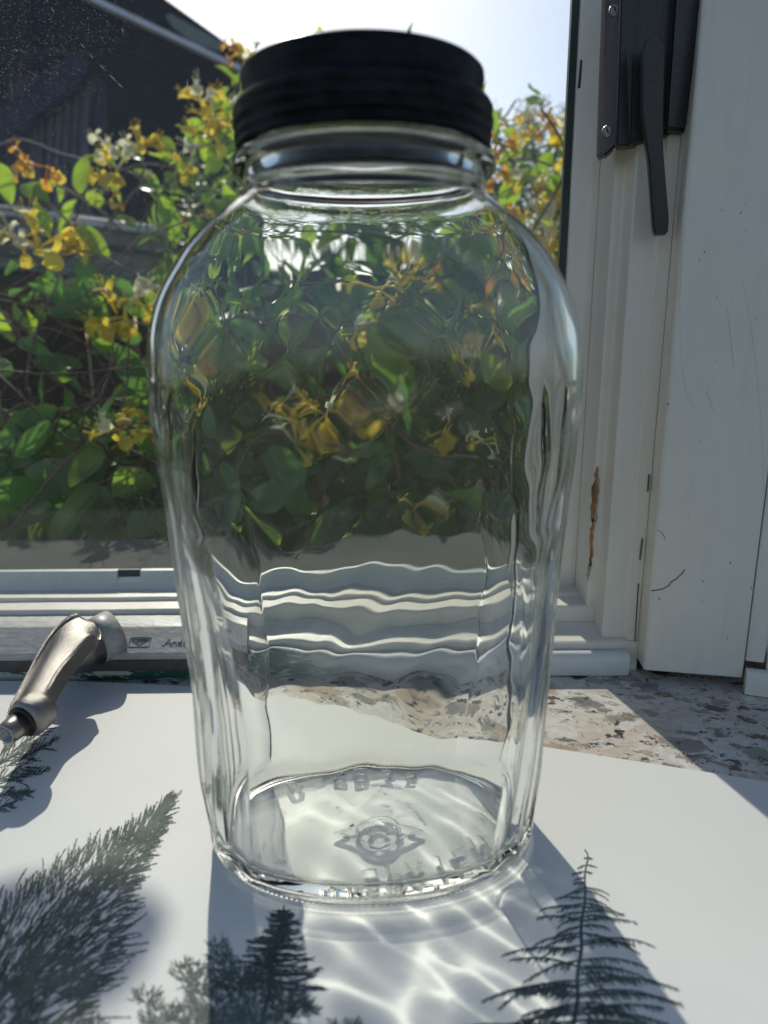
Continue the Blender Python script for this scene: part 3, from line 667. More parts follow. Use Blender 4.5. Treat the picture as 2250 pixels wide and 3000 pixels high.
def section(th, z, off=0.0, flutes=True, seed=0, amp=.0):
    a = smoothtab(z, at_)-off; b_ = smoothtab(z, bt)-off; n_ = smoothtab(z, nt_)
    c, s = np.cos(th), np.sin(th)
    x = a*np.sign(c)*np.abs(c)**(2/n_); y = b_*np.sign(s)*np.abs(s)**(2/n_)
    ph = np.arctan2(y/b_, np.abs(x)/a)                    # 0 at the narrow sides
    rel = np.zeros_like(x)
    if flutes:
        HF = R(49)+R(2.5)*np.sin(z*38+np.sign(c)*1.1); g_ = np.clip((ph+HF)/(2*HF), -1, 2)
        f = g_*6+.5*np.sin(z*21+np.sign(c)*1.3)*np.sin(np.clip(g_, 0, 1)*math.pi); inside = (f > 0) & (f < 6); k = np.abs(np.floor(np.clip(f, 0, 5.999))-2.5)   # .5,1.5,2.5
        top = np.where(k < 1, .2065, np.where(k < 2, .1965, .152))
        fr = f-np.floor(f)
        env = sstep(z, .006, .018)*(1-sstep(z, top-.016, top+.0005))
        rel = np.where(inside, -(.0002+.0020*np.sin(math.pi*fr)**.8)*env, 0)
        rel = rel-.00012*np.exp(-((z-.2065)/.0015)**2)*sstep(np.cos(ph), .75, .97)
    if amp: rel = rel+(amp*wav(x, y*1.5, z, 60, seed)+.00010*wav(x, y, z, 250, 7))*sstep(z, .01, .03)*(1-sstep(z, .225, .250))
    r = np.hypot(x, y); rr = np.maximum(r, 1e-6)
    nx, ny = x/a**1, y/b_*a/b_; nn_ = np.maximum(np.hypot(nx, ny), 1e-6)
    return x+nx/nn_*rel, y+ny/nn_*rel
# relief on the underside: lettering and maker's device, as line strokes in jar coordinates
G = {'P': [(0,0,0,1),(0,1,.5,1),(.5,1,.6,.8),(.6,.8,.5,.5),(.5,.5,0,.5)], 'A': [(0,0,.35,1),(.35,1,.7,0),(.15,.35,.55,.35)],
     'T': [(.35,0,.35,1),(0,1,.7,1)], 'E': [(0,0,0,1),(0,1,.55,1),(0,.5,.45,.5),(0,0,.55,0)], 'N': [(0,0,0,1),(0,1,.6,0),(.6,0,.6,1)],
     'D': [(0,0,0,1),(0,1,.4,.95),(.4,.95,.6,.5),(.6,.5,.4,.05),(.4,.05,0,0)], '-': [(.1,.5,.5,.5)],
     'S': [(.55,.9,.1,.95),(.1,.95,.05,.6),(.05,.6,.55,.45),(.55,.45,.5,.05),(.5,.05,0,.1)],
     '9': [(.55,.55,.1,.5),(.1,.5,.05,.9),(.05,.9,.5,.95),(.5,.95,.55,.55),(.55,.55,.5,0)], '8': [(.1,.5,.5,.5),(.1,.5,.1,1),(.1,1,.5,1),(.5,1,.5,.5),(.1,.5,.05,0),(.05,0,.55,0),(.55,0,.5,.5)],
     '3': [(0,1,.5,1),(.5,1,.25,.55),(.25,.55,.55,.3),(.55,.3,.4,0),(.4,0,0,.05)], '5': [(.55,1,.05,1),(.05,1,.05,.55),(.05,.55,.5,.55),(.5,.55,.5,.05),(.5,.05,0,0)]}
segs = []
def letter(ch, px, py, h=.0092, wd=.0088, tilt=0.0):
    cx, cy_ = on_board(px, py, .002); cx -= JX; cy_ -= JY
    for (x0, y0, x1, y1) in G[ch]:
        q = []
        for (x_, y_) in ((x0, y0), (x1, y1)):
            u, v_ = (x_-.3)*wd, -(y_-.5)*h           # flipped: the letters read through the glass from above
            q += [cx+u*math.cos(tilt)-v_*math.sin(tilt), cy_+u*math.sin(tilt)+v_*math.cos(tilt)]
        segs.append(q)
for ch, x, y, tl in (('P', 1155, 2572, .12), ('A', 1210, 2560, .16), ('T', 1282, 2541, .22), ('E', 1342, 2518, .3), ('N', 1400, 2487, .38), ('-', 824, 2535, -.1), ('S', 1085, 2580, .05),
                     ('D', 862, 2318, .45), ('-', 933, 2292, .3), ('9', 997, 2284, .15), ('8', 1050, 2280, .05), ('3', 1122, 2279, -.1), ('5', 1198, 2286, -.2)):
    letter(ch, x, y, tilt=tl)
lc = on_board(1108, 2462, .002); lx, ly = lc[0]-JX, lc[1]-JY
for i in range(24):
    a0, a1 = i/24*6.2832, (i+1)/24*6.2832; segs.append([lx+.0095*math.cos(a0), ly+.0105*math.sin(a0), lx+.0095*math.cos(a1), ly+.0105*math.sin(a1)])
    segs.append([lx+.0042*math.cos(a0), ly+.0048*math.sin(a0), lx+.0042*math.cos(a1), ly+.0048*math.sin(a1)])
for (x0, y0, x1, y1) in ((-1, 0, 0, 1), (0, 1, 1, 0), (1, 0, 0, -1), (0, -1, -1, 0)):
    segs.append([lx+x0*.019, ly+y0*.0085, lx+x1*.019, ly+y1*.0085])
segs = np.array(segs)
def relief(x, y, wd=.00055):
    h = np.zeros_like(x)
    for (x0, y0, x1, y1) in segs:
        dx, dy = x1-x0, y1-y0; L2 = dx*dx+dy*dy+1e-12
        t = np.clip(((x-x0)*dx+(y-y0)*dy)/L2, 0, 1); d2 = (x-x0-t*dx)**2+(y-y0-t*dy)**2
        h = np.maximum(h, np.exp(-d2/wd**2))
    return h
def grid_mesh(name, rings, centre_z, mat, parent):
    pass
NA = 720
th = np.linspace(0, 2*math.pi, NA, endpoint=False)
cr_, sr_ = math.cos(JROT), math.sin(JROT)
rings = []
def add_ring(x, y, z): rings.append(np.stack([x*cr_-y*sr_+JX, x*sr_+y*cr_+JY, np.broadcast_to(z, x.shape)], 1))
def unrot(x, y): return x*cr_-y*sr_, x*sr_+y*cr_
# 1 underside, centre to heel
xo, yo = section(th, np.array(.0), 0, False)
for s_ in np.concatenate([[.02], np.linspace(.03, .93, 130), np.linspace(.94, 1.0, 8)]):
    x, y = xo*s_, yo*s_; X_, Y_ = unrot(x, y)
    z = .0022*(1-sstep(np.full_like(x, s_), .86, .965))
    z = z+.00060*relief(X_, Y_)*(1 if s_ < .9 else 0)+.00012*wav(x, y, 0, 150, 3)*(1-s_)
    if s_ > .93: z = z+.00018*(np.sin(th*170+s_*300)*.5+.5)*(1 if s_ < .995 else .4)
    add_ring(x, y, z)
# 2 outer wall
zs = np.concatenate([np.linspace(.0004, .012, 16), np.linspace(.013, .200, 110), np.linspace(.2008, .213, 18), np.linspace(.215, .2680, 44), np.linspace(.269, .293, 40), np.linspace(.294, .3065, 8)])
for z_ in zs:
    x, y = section(th, np.full(NA, z_), 0, True, 1, .00055)
    if z_ < .006:
        k = 1+.0035*np.sin(th*170+z_*4000)*(1-z_/.006); x, y = x*k, y*k
    add_ring(x, y, z_)
n_outer_end = len(rings)
# 3 rim
for (o_, z_) in ((.0004, .3072), (.0014, .3077), (.0026, .3072)):
    x, y = section(th, np.full(NA, .3080), o_, False); add_ring(x, y, z_)
# 4 inner wall, downwards
T = .0034
for z_ in np.concatenate([np.linspace(.3060, .2950, 6), np.linspace(.294, .2680, 22), np.linspace(.266, .200, 44), np.linspace(.198, .0140, 80)]):
    zz = min(z_, .3070)
    src = zz
    if   .2705 < zz < .300: src = .2765                     # the inside of the neck is a plain tube
    x, y = section(th, np.full(NA, src), T+.0008*(1-sstep(zz, .02, .06)), False)
    x2, y2 = x, y
    amp = (.00055*wav(x*1.0, y*1.3, zz, 48, 5)+.00028*wav(x, y, zz*.8, 135, 2))*sstep(zz, .012, .04)*(1-sstep(zz, .225, .250))
    rr = np.hypot(x, y); add_ring(x*(1+amp/rr), y*(1+amp/rr), zz)
xi, yi = section(th, np.full(NA, .014), T+.0008, False); amp = .0
for a_ in np.linspace(0, 90, 10)[1:]:
    ca, sa = math.cos(R(a_)), math.sin(R(a_)); r_ = .0065
    k = 1-(1-ca)*r_/.0715; add_ring(xi*(1-(1-ca)*r_/np.hypot(xi, yi)), yi*(1-(1-ca)*r_/np.hypot(xi, yi)), .0135-sa*r_)
xb, yb = rings[-1][:, 0]-JX, rings[-1][:, 1]-JY
xb, yb = xb*cr_+yb*sr_, -xb*sr_+yb*cr_
for s_ in np.concatenate([np.linspace(.985, .05, 90), [.02]]):
    x, y = xb*s_, yb*s_; add_ring(x, y, .0070-.0009*s_*s_*0+.0010*(1-s_)-.0002*s_+.00022*wav(x, y, 0, 95, 8)*(1-s_**6))
V = np.concatenate(rings); nr = len(rings)
c0 = np.array([[JX, JY, V[:NA, 2].mean()]]); c1 = np.array([[JX, JY, V[-NA:, 2].mean()]])
i = np.arange(nr-1)[:, None]*NA; j = np.arange(NA)[None, :]; j2 = (j+1) % NA
F_ = np.stack([i+j, i+NA+j, i+NA+j2, i+j2], -1).reshape(-1, 4)
V = np.concatenate([V, c0, c1]); ic0, ic1 = nr*NA, nr*NA+1
tri0 = np.stack([np.full(NA, ic0), j[0], j2[0]], 1); tri1 = np.stack([np.full(NA, ic1), (nr-1)*NA+j2[0], (nr-1)*NA+j[0]], 1)
me = bpy.data.meshes.new('glass_body')
me.vertices.add(len(V)); me.vertices.foreach_set('co', V.ravel())
nl = len(F_)*4+len(tri0)*3*2; me.loops.add(nl)
me.loops.foreach_set('vertex_index', np.concatenate([F_.ravel(), tri0.ravel(), tri1.ravel()]).astype(np.int32))
np_ = len(F_)+2*NA; me.polygons.add(np_)
me.polygons.foreach_set('loop_start', np.concatenate([np.arange(len(F_))*4, len(F_)*4+np.arange(2*NA)*3]).astype(np.int32))
me.update(calc_edges=True); me.validate()
bm = bmesh.new(); bm.from_mesh(me); bmesh.ops.recalc_face_normals(bm, faces=bm.faces); bm.to_mesh(me); bm.free()
body = link('glass_body', me, M['glass'], jar, smooth=True)
body.location.z += .0003
body.cycles.is_caustics_caster = True
for o_ in (sheet, gr): o_.cycles.is_caustics_receiver = True
# dust specks settled on the shoulder and front of the glass
random.seed(12); vs, fs = [], []
for k in range(110):
    a = random.uniform(3.5, 5.9); z_ = random.uniform(.05, .25); xx, yy = section(np.array([a]), np.array([z_]), -.0003, False)
    p = Vector((xx[0]*cr_-yy[0]*sr_+JX, xx[0]*sr_+yy[0]*cr_+JY, z_)); r_ = random.uniform(.00012, .0003)
    b = len(vs); vs += [p+Vector(q)*r_ for q in ((1, 0, 0), (-1, 0, 0), (0, 1, 0), (0, -1, 0), (0, 0, 1), (0, 0, -1))]
    fs += [(b+i_, b+j_, b+k_) for i_ in (0, 1) for j_ in (2, 3) for k_ in (4, 5)]
mesh('dust', vs, fs, M['bead'], jar)['kind'] = 'stuff'
# black cap, part of the jar
vs, fs = [], []; NC = 128
cp = [(.0, .2920), (.0440, .2920), (.0440, .2882), (.0454, .2870), (.0463, .2874), (.0465, .2884), (.0457, .2893), (.0458, .2900), (.0467, .2909), (.0468, .2920), (.0459, .2931), (.0460, .2938), (.0470, .2948), (.0471, .2960), (.0461, .2971), (.0461, .2978), (.0468, .2988), (.0468, .3000), (.0460, .3013), (.0445, .3023), (.0430, .3034), (.0427, .3052), (.0431, .3072), (.0435, .3100), (.0434, .3120), (.0424, .3130), (.0, .3133)]
from mathutils import geometry as _g
for (r_, z_) in cp:
    for j_ in range(NC):
        a = 2*math.pi*j_/NC; dz = 0
        if .2885 < z_ < .3015: dz = .0016*((a/(2*math.pi)) % 1)-.0008
        rw = r_*(1+.0015*math.sin(a*3+z_*900)) if r_ > .01 else r_
        vs.append((JX+max(rw, 1e-5)*math.cos(a), JY+max(rw, 1e-5)*math.sin(a), z_+dz))
for i_ in range(len(cp)-1):
    for j_ in range(NC): fs.append((i_*NC+j_, i_*NC+(j_+1) % NC, (i_+1)*NC+(j_+1) % NC, (i_+1)*NC+j_))
cap = mesh('screw_cap', vs, fs, M['cap'], jar); smooth_by_angle(cap, 60)
# the rim glass inside the cap stays just clear of its skirt
random.seed(4)
cx, cy_ = on_board(1030, 2428, .008)
crumb = mesh('leaf_crumb', [(cx+random.uniform(-.0014, .0014), cy_+random.uniform(-.0012, .0012), .0088+random.uniform(0, .0010)) for _ in range(8)], [(0,1,2), (1,2,3), (2,3,4), (3,4,5), (4,5,6), (5,6,7), (0,3,6)], M['chip'])
tag(crumb, 'tiny orange-brown leaf crumb on the inside floor of the jar', 'crumb')

# ================================================================== OUTSIDE
random.seed(31)
fence = empty('wooden_fence', (-.2, 1.67, -1), 'dark weathered wooden fence behind the honeysuckle with grey rails', 'fence')
bw = .115
x = -1.7
k = 0
while x < 1.25:
    wd = bw*random.uniform(.94, 1.03); top = .36+random.uniform(-.012, .012); y = 1.68+random.uniform(-.004, .004)
    box('board', (x+wd/2, y, (top-1)/2), (wd-.007, .018, top+1), M['fence'], fence, bevel=.0015); x += wd
def beam(name, p0, p1, w_, h, mat, parent, n=14, wob=.0025):
    p0, p1 = Vector(p0), Vector(p1); d = (p1-p0).normalized(); s_ = d.cross(Vector((0, 0, 1))).normalized(); u = s_.cross(d)
    vs, fs = [], []
    for i in range(n+1):
        p = p0.lerp(p1, i/n)
        for (a, b_) in ((-1, -1), (1, -1), (1, .8), (.8, 1), (-.8, 1), (-1, .8)):
            vs.append(p+s_*(a*w_/2+wob*random.uniform(-1, 1)*.5)+u*(b_*h/2+wob*random.uniform(-1, 1)*.4))
    for i in range(n):
        for j in range(6): fs.append((i*6+j, i*6+(j+1) % 6, (i+1)*6+(j+1) % 6, (i+1)*6+j))
    fs += [tuple(range(6)), tuple(n*6+j for j in reversed(range(6)))]
    return mesh(name, vs, fs, mat, parent)
beam('top_rail', at(-420, 590, 1.50), at(488, 706, 1.60), .07, .054, M['wood'], fence)
beam('rail_highlight', at(-420, 566, 1.47), at(482, 682, 1.57), .05, .016, M['wood_sunlit'], fence)  # added strip; the rail's sunlit upper edge is put into its pale colour
beam('lower_rail', at(-420, 690, 1.54), at(540, 800, 1.63), .045, .064, M['wood'], fence)

gz = empty('garden_pavilion', (-1.5, 3.6, -1), 'dark navy pavilion roof with pale gutter and charcoal curtains, upper left', 'pavilion')
def gslab(name, px, Y, dep, mat, parent=gz, bevel=0):
    f = [at(x, y, Y) for x, y in px]; return prism(name, f, [v+Vector((0, dep, 0)) for v in f], mat, parent, bevel=bevel)
gslab('roof', [(-900, -1010), (478, -8), (640, 108), (762, 200), (735, 212), (300, 4), (-900, -570)], 3.45, .35, M['navy'])
gslab('gutter', [(-900, -570), (300, 0), (724, 201), (716, 211), (296, 14), (-900, -556)], 3.38, .06, M['gutter'])
gslab('roof_panel', [(483, 44), (500, 40), (632, 112), (655, 130), (652, 152), (570, 130), (505, 78)], 3.44, .02, M['vent'])
gslab('eave', [(-900, -556), (296, 14), (716, 211), (700, 255), (270, 120), (-900, -360)], 3.50, .05, M['navy'])
gslab('rear_wall', [(-900, -400), (300, 60), (742, 225), (742, 900), (-900, 900)], 4.6, .05, M['navy'])
gslab('brace', [(-120, 415), (215, 150), (262, 190), (236, 232), (-120, 520)], 3.52, .08, M['navy2'])
gslab('post', [(272, 225), (290, 225), (296, 760), (278, 760)], 3.55, .09, M['navy2'])
gslab('beam', [(-900, 95), (300, 165), (700, 262), (690, 285), (290, 200), (-900, 150)], 3.6, .09, M['navy'])
def curtain(px0, px1, top, bot, Y, folds, flare=0):
    vs, fs = [], []; nx, nz_ = folds*8, 10
    for j in range(nz_+1):
        t = j/nz_
        for i in range(nx+1):
            s = i/nx; xx = px0+(px1-px0)*(s*(1-.25*math.sin(t*math.pi)*.6))-flare*t*(1-s)
            p = at(xx, top+(bot-top)*t, Y); p.y += .035*math.sin(s*folds*6.283+t*.8)*(1+.6*t); vs.append(p)
    for j in range(nz_):
        for i in range(nx): a = j*(nx+1)+i; fs.append((a, a+1, a+nx+2, a+nx+1))
    return mesh('curtain', vs, fs, M['curtain'], gz, smooth=True)
curtain(28, 118, 150, 760, 3.7, 4, 20); curtain(125, 278, 150, 760, 3.66, 6, 30)

# ---- honeysuckle
def leaf_template(seed, fold=.25, curl=.25, wide=.52):
    r_ = random.Random(seed); vs, fs = [], []; rows = 7
    for i in range(rows+1):
        t = i/rows; w_ = wide*.5*(math.sin(math.pi*min(1, t**.85*.97+.015))**.75)*(1-.15*t)
        zc = -curl*t*t+.03*math.sin(t*7+seed); wv_ = .03*math.sin(t*9+seed*2)
        vs += [(-w_, t, zc+w_*fold+wv_), (-w_*.5, t, zc+w_*fold*.42+wv_*.4), (0, t, zc), (w_*.5, t, zc+w_*fold*.42-wv_*.3), (w_, t, zc+w_*fold-wv_)]
    for i in range(rows):
        for j in range(4): a = i*5+j; fs.append((a, a+1, a+6, a+5))
    return np.array(vs), fs
LT = [leaf_template(s, f, c, w_) for s, f, c, w_ in ((1, .25, .2, .56), (2, .45, .35, .5), (3, .15, .1, .62), (4, .6, .45, .46), (5, .3, -.15, .55))]
def leaf_mesh(i, mat, nm='leaf'):
    me = bpy.data.meshes.new(nm); me.from_pydata([tuple(v) for v in LT[i][0]], [], LT[i][1]); me.materials.append(mat)
    me.polygons.foreach_set('use_smooth', [True]*len(me.polygons)); return me
LMATS = {'m': M['leaf'], 'y': M['leaf_young'], 'd': M['leaf_dark']}
LME = {(k, i): leaf_mesh(i, LMATS[k]) for k in LMATS for i in range(5)}
def leaf_matrix(p, d, nrm, L):
    y = d.normalized(); x_ = y.cross(nrm)
    if x_.length < 1e-4: x_ = Vector((1, 0, 0))
    x_.normalize(); z_ = x_.cross(y)
    return Matrix(((x_.x*L, y.x*L, z_.x*L, p.x), (x_.y*L, y.y*L, z_.y*L, p.y), (x_.z*L, y.z*L, z_.z*L, p.z), (0, 0, 0, 1)))
TOPX = [-300, 0, 150, 260, 330, 450, 520, 570, 620, 700, 800, 1200, 1420, 1500, 1560, 1640, 1720, 1900]
TOPY = [520, 500, 560, 500, 470, 470, 400, 340, 330, 200, 170, 170, 300, 270, 250, 260, 230, 230]
def top_line(px): return float(np.interp(px, TOPX, TOPY))
def depth_at(py): return float(np.interp(py, [200, 450, 650, 1000, 1300, 1650], [1.42, 1.22, 1.10, .92, .80, .68]))
def min_depth(px, py):
    """nearest depth at which something seen here does not stand in the sun falling on the sill"""
    e = (at(px, py, 1.0).z-CAMH); return (CAMH-.02+.5350)/(.836-e)+.03
def density(px, py):
    d = 1.0
    if px < 440 and 900 < py < 1260: d = .38
    if px < 330 and 590 < py < 860: d = .16
    if 330 <= px < 470 and 680 < py < 830: d = .3
    if 60 < px < 270 and py < 590: d = .35
    if py > 1600: d *= .5
    return d
leaves = []      # (matrix, kind, template, weight)
stems = []
flower_spots = []
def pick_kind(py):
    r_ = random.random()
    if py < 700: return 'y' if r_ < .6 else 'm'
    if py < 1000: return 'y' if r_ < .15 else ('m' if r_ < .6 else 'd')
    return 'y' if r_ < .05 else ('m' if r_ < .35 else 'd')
def shades_sill(p, marg=.05):
    t = (p.z-.02)/.836; yl = p.y-t; xl = p.x+.26*t
    return yl-marg < .57 and xl < .25
def add_leaf(p, d, py, L=None, kind=None, nrm=None):
    if shades_sill(p+Vector((0, 0, .02))): return
    m_ = p+d.normalized()*.03; qx, qy = proj(m_)
    if L is None and ((qx < 450 and 575 < qy < 830 and random.random() < .86) or (qx < 430 and 950 < qy < 1250 and random.random() < .6) or (qx < 330 and qy < 560 and random.random() < .5)): return
    if L is None: L = float(np.interp(py, [300, 700, 1100, 1600], [.046, .058, .074, .080]))*random.uniform(.55, 1.2)
    if nrm is None: nrm = Vector((random.gauss(0, .45), -.55+random.gauss(0, .4), .75+random.gauss(0, .35)))
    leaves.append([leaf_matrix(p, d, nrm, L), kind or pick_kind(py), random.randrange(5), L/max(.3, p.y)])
def grow(p, d, n, step, r0, py0):
    pts_ = [p.copy()]; phi = random.uniform(0, 3.14)
    for i in range(n):
        d = (d+Vector((random.gauss(0, .22), random.gauss(0, .16), random.gauss(0, .22)-.05))).normalized()
        p = p+d*step; px, py = proj(p)
        if py < top_line(px)-10 or p.y < .655 or p.y > 1.62 or p.z < -.25: break
        pts_.append(p.copy()); phi += 1.57+random.gauss(0, .3)
        if random.random() > density(px, py): continue
        u = d.cross(Vector((.1, .2, 1))).normalized(); v_ = d.cross(u)
        for sg in (-1, 1):
            if random.random() < .12: continue
            o_ = (u*math.cos(phi)+v_*math.sin(phi))*sg
            ld = (o_+d*.45+Vector((0, -.15, -.25+random.gauss(0, .25)))).normalized()
            add_leaf(p+ld*.006, ld, py)
        if random.random() < .010: flower_spots.append((p.copy(), random.choice('yyyocc'), random.uniform(.6, 1.0)))
    pts_ = [q for q in pts_ if not shades_sill(q, .02)]
    if len(pts_) > 1: stems.append((pts_, r0))
random.seed(77)
for k in range(250):
    for _ in range(30):
        px = random.uniform(-260, 1800); py = random.uniform(top_line(px)+25, 1640)
        if random.random() < density(px, py): break
    Y = max(.68, depth_at(py)+random.uniform(-.05, .15), min_depth(px, py)+random.uniform(0, .16))
    p = at(px, py, Y); a = random.uniform(0, 6.283)
    d = Vector((math.cos(a), random.gauss(0, .25), math.sin(a)*.7+.1)).normalized()
    grow(p, d, random.randint(4, 9), random.uniform(.034, .052), random.uniform(.001, .002), py)
# single leaves the photograph shows clearly: (px, py of the base, tip px, tip py, depth, kind)
for (x0, y0, x1, y1, Y, kd) in ((95, 1190, 60, 1440, .70, 'd'), (170, 1200, 20, 1260, .72, 'm'), (320, 1340, 215, 1440, .70, 'd'), (150, 1480, 45, 1482, .68, 'd'), (170, 1500, 255, 1520, .67, 'm'), (355, 1440, 470, 1560, .70, 'd'),
        (265, 1560, 330, 1650, .66, 'm'), (345, 1010, 440, 1180, .74, 'd'), (300, 900, 150, 930, .76, 'd'), (270, 880, 310, 1050, .75, 'm'), (50, 1000, 145, 1030, .78, 'd'), (355, 1225, 262, 1240, .70, 'm'), (360, 1225, 445, 1215, .69, 'y'), (355, 1225, 385, 1170, .71, 'm'),
        (215, 670, 318, 745, .86, 'y'), (210, 850, 320, 810, .84, 'y'), (150, 700, 105, 590, .84, 'y'), (150, 690, 65, 620, .84, 'y'), (480, 770, 450, 830, .95, 'm'), (0, 480, 30, 590, 1.0, 'y'), (60, 540, 150, 600, 1.0, 'y'),
        (20, 1640, 60, 1560, .66, 'm'), (160, 850, 130, 760, .86, 'd'), (60, 760, 10, 800, .8, 'd'), (230, 760, 290, 860, .86, 'd')):
    Y = max(Y, min_depth(x0, min(y0, y1))+.02); a, b_ = at(x0, y0, Y), at(x1, y1, Y-.01); add_leaf(a, b_-a, y0, (b_-a).length, kd, Vector((random.gauss(0, .15), -.9, .55)))
vine = empty('honeysuckle_vine', (-.1, 1.0, -1), 'sprawling honeysuckle vine with cream and yellow flowers filling the view outside the pane', 'climbing plant')
def visible(m):
    px, py = proj(m.translation); return -60 < px < 1720 and 100 < py < 1690
hero = [(115, 735, .80, 'c', 1.35), (60, 700, .82, 'y', .9), (318, 435, 1.08, 'c', .95), (405, 432, 1.08, 'c', .95), (340, 500, 1.05, 'y', 1.1), (95, 480, 1.0, 'o', .9), (135, 490, 1.0, 'o', .8), (590, 300, 1.15, 'y', 1.1), (620, 340, 1.14, 'y', .9), (675, 335, 1.15, 'y', .8), (700, 150, 1.2, 'o', .8), (745, 170, 1.2, 'y', .8),
        (610, 425, 1.1, 'c', 1.1), (560, 485, 1.06, 'y', .8), (315, 590, 1.0, 'o', .6), (365, 920, .78, 'y', 1.25), (425, 900, .79, 'y', 1.0), (345, 1260, .72, 'y', .9), (395, 1270, .72, 'o', .7), (655, 640, 1.0, 'o', .7), (390, 1620, .68, 'o', .55),
        (1100, 850, .95, 'y', 1.3), (1200, 790, 1.0, 'y', 1.0), (1255, 810, 1.0, 'o', .9), (1050, 990, .9, 'y', .9), (1090, 1160, .85, 'y', 1.4), (950, 1225, .84, 'y', 1.2), (1440, 1040, .95, 'c', 1.2), (1400, 1060, .94, 'y', 1.1), (1320, 1265, .84, 'y', .9), (1430, 1300, .84, 'c', .8), (860, 1300, .82, 'c', .8), (1240, 1500, .75, 'y', .9), (1450, 870, 1.0, 'o', .9), (540, 1150, .86, 'y', .9), (820, 1180, .88, 'y', .8), (1500, 360, 1.25, 'c', 1.2), (1480, 440, 1.2, 'o', 1.1), (1545, 380, 1.25, 'y', .8),
        (1625, 350, 1.25, 'y', 1.1), (1650, 375, 1.25, 'y', 1.0), (1610, 370, 1.25, 'o', .9), (1640, 560, 1.15, 'y', 1.2), (1560, 620, 1.12, 'o', 1.1), (1590, 650, 1.1, 'c', 1.0), (1500, 650, 1.12, 'o', 1.1), (1620, 680, 1.1, 'y', 1.2), (1600, 740, 1.08, 'o', 1.2), (1540, 700, 1.1, 'y', 1.0), (1460, 520, 1.15, 'o', 1.0), (1560, 520, 1.15, 'c', .9), (1665, 470, 1.2, 'o', .9), (560, 1060, .9, 'o', .7)]
hp = np.array([list(at(x, y, max(Y-.05, min_depth(x, y)-.07))) for (x, y, Y, kd, s_) in hero]); sd_ = np.array(sdir); vw = np.array([0, 0, CAMH])
def keeps_gap(l):
    q = np.array(l[0].translation)+np.array(l[0].col[1][:3])*.5; d = q-hp; t = d@sd_; r_ = np.linalg.norm(d-t[:, None]*sd_, axis=1)
    if ((t > -.02) & (t < .5) & (r_ < .032)).any(): return False
    v_ = hp-vw; L = np.linalg.norm(v_, axis=1); u = v_/L[:, None]; t2 = (u*(q-vw)).sum(1); r2 = np.linalg.norm((q-vw)-t2[:, None]*u, axis=1)
    return not ((t2 < L-.005) & (r2 < .026)).any()          # nor hide them from the window
leaves = [l for l in leaves if keeps_gap(l)]
leaves.sort(key=lambda l: -(l[3] if visible(l[0]) else 0))
def place(name, me, mtx, parent, scale_loc=True):
    o = bpy.data.objects.new(name, me); COL.objects.link(o); o.parent = parent; o.matrix_world = Matrix.Translation(-Vector(parent.location)) @ mtx
    o.matrix_local = Matrix.Translation(-Vector(parent.location)) @ mtx; return o
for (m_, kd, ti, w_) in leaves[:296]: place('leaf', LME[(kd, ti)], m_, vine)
def join_leaves(name, items, mats, keyf, parent, templ=LT, nm=None):
    vs, fs, mi = [], [], []; off = 0
    for (m_, kd, ti, w_) in items:
        V_, F__ = templ[ti]; A = np.array(m_); P_ = V_ @ A[:3, :3].T+A[:3, 3]; vs.append(P_)
        fs.append(np.array(F__)+off); off += len(V_); mi += [keyf[kd]]*len(F__)
    V_ = np.concatenate(vs); F__ = np.concatenate(fs); me = bpy.data.meshes.new(name)
    me.from_pydata(V_.tolist(), [], F__.tolist())
    o = link(name, me, mats, parent, True); me.polygons.foreach_set('material_index', mi); o['kind'] = 'stuff'; return o
join_leaves('foliage', leaves[296:], [M['leaf'], M['leaf_young'], M['leaf_dark']], {'m': 0, 'y': 1, 'd': 2}, vine)
for (pts_, r0) in stems:
    n = len(pts_); vs, fs = [], []; tube_geo(catmull(pts_, 2) if n > 2 else pts_, r0, 5, vs, fs)
    mesh('stem', vs, fs, M['stem'], vine, smooth=True)
for pp, r0, mt in (([at(-40, 440, 1.35), at(60, 408, 1.35), at(180, 450, 1.35), at(300, 480, 1.35), at(430, 520, 1.35)], .0018, 'stem_pale'),
                   ([at(95, 585, 1.2), at(130, 590, 1.2), at(170, 620, 1.2), at(207, 658, 1.2)], .0026, 'stem_pale'),
                   ([at(-30, 935, .96), at(0, 938, .96), at(36, 945, .96)], .002, 'stem_pale'),
                   ([at(290, 830, 1.06), at(330, 960, .98), at(300, 1150, .86), at(150, 1290, .88)], .0016, 'stem'), ([at(-20, 1240, .8), at(80, 1180, .86), at(200, 1210, .9), at(330, 1180, .92)], .0018, 'stem'),
                   ([at(460, 680, 1.2), at(485, 690, 1.2), at(492, 715, 1.2), at(470, 800, 1.2)], .0016, 'stem_pale'), ([at(250, 1560, .665), at(215, 1620, .655), at(160, 1655, .65)], .0012, 'stem_pale')):
    tube('stem', catmull(pp, 4), r0, M[mt], vine, 6)
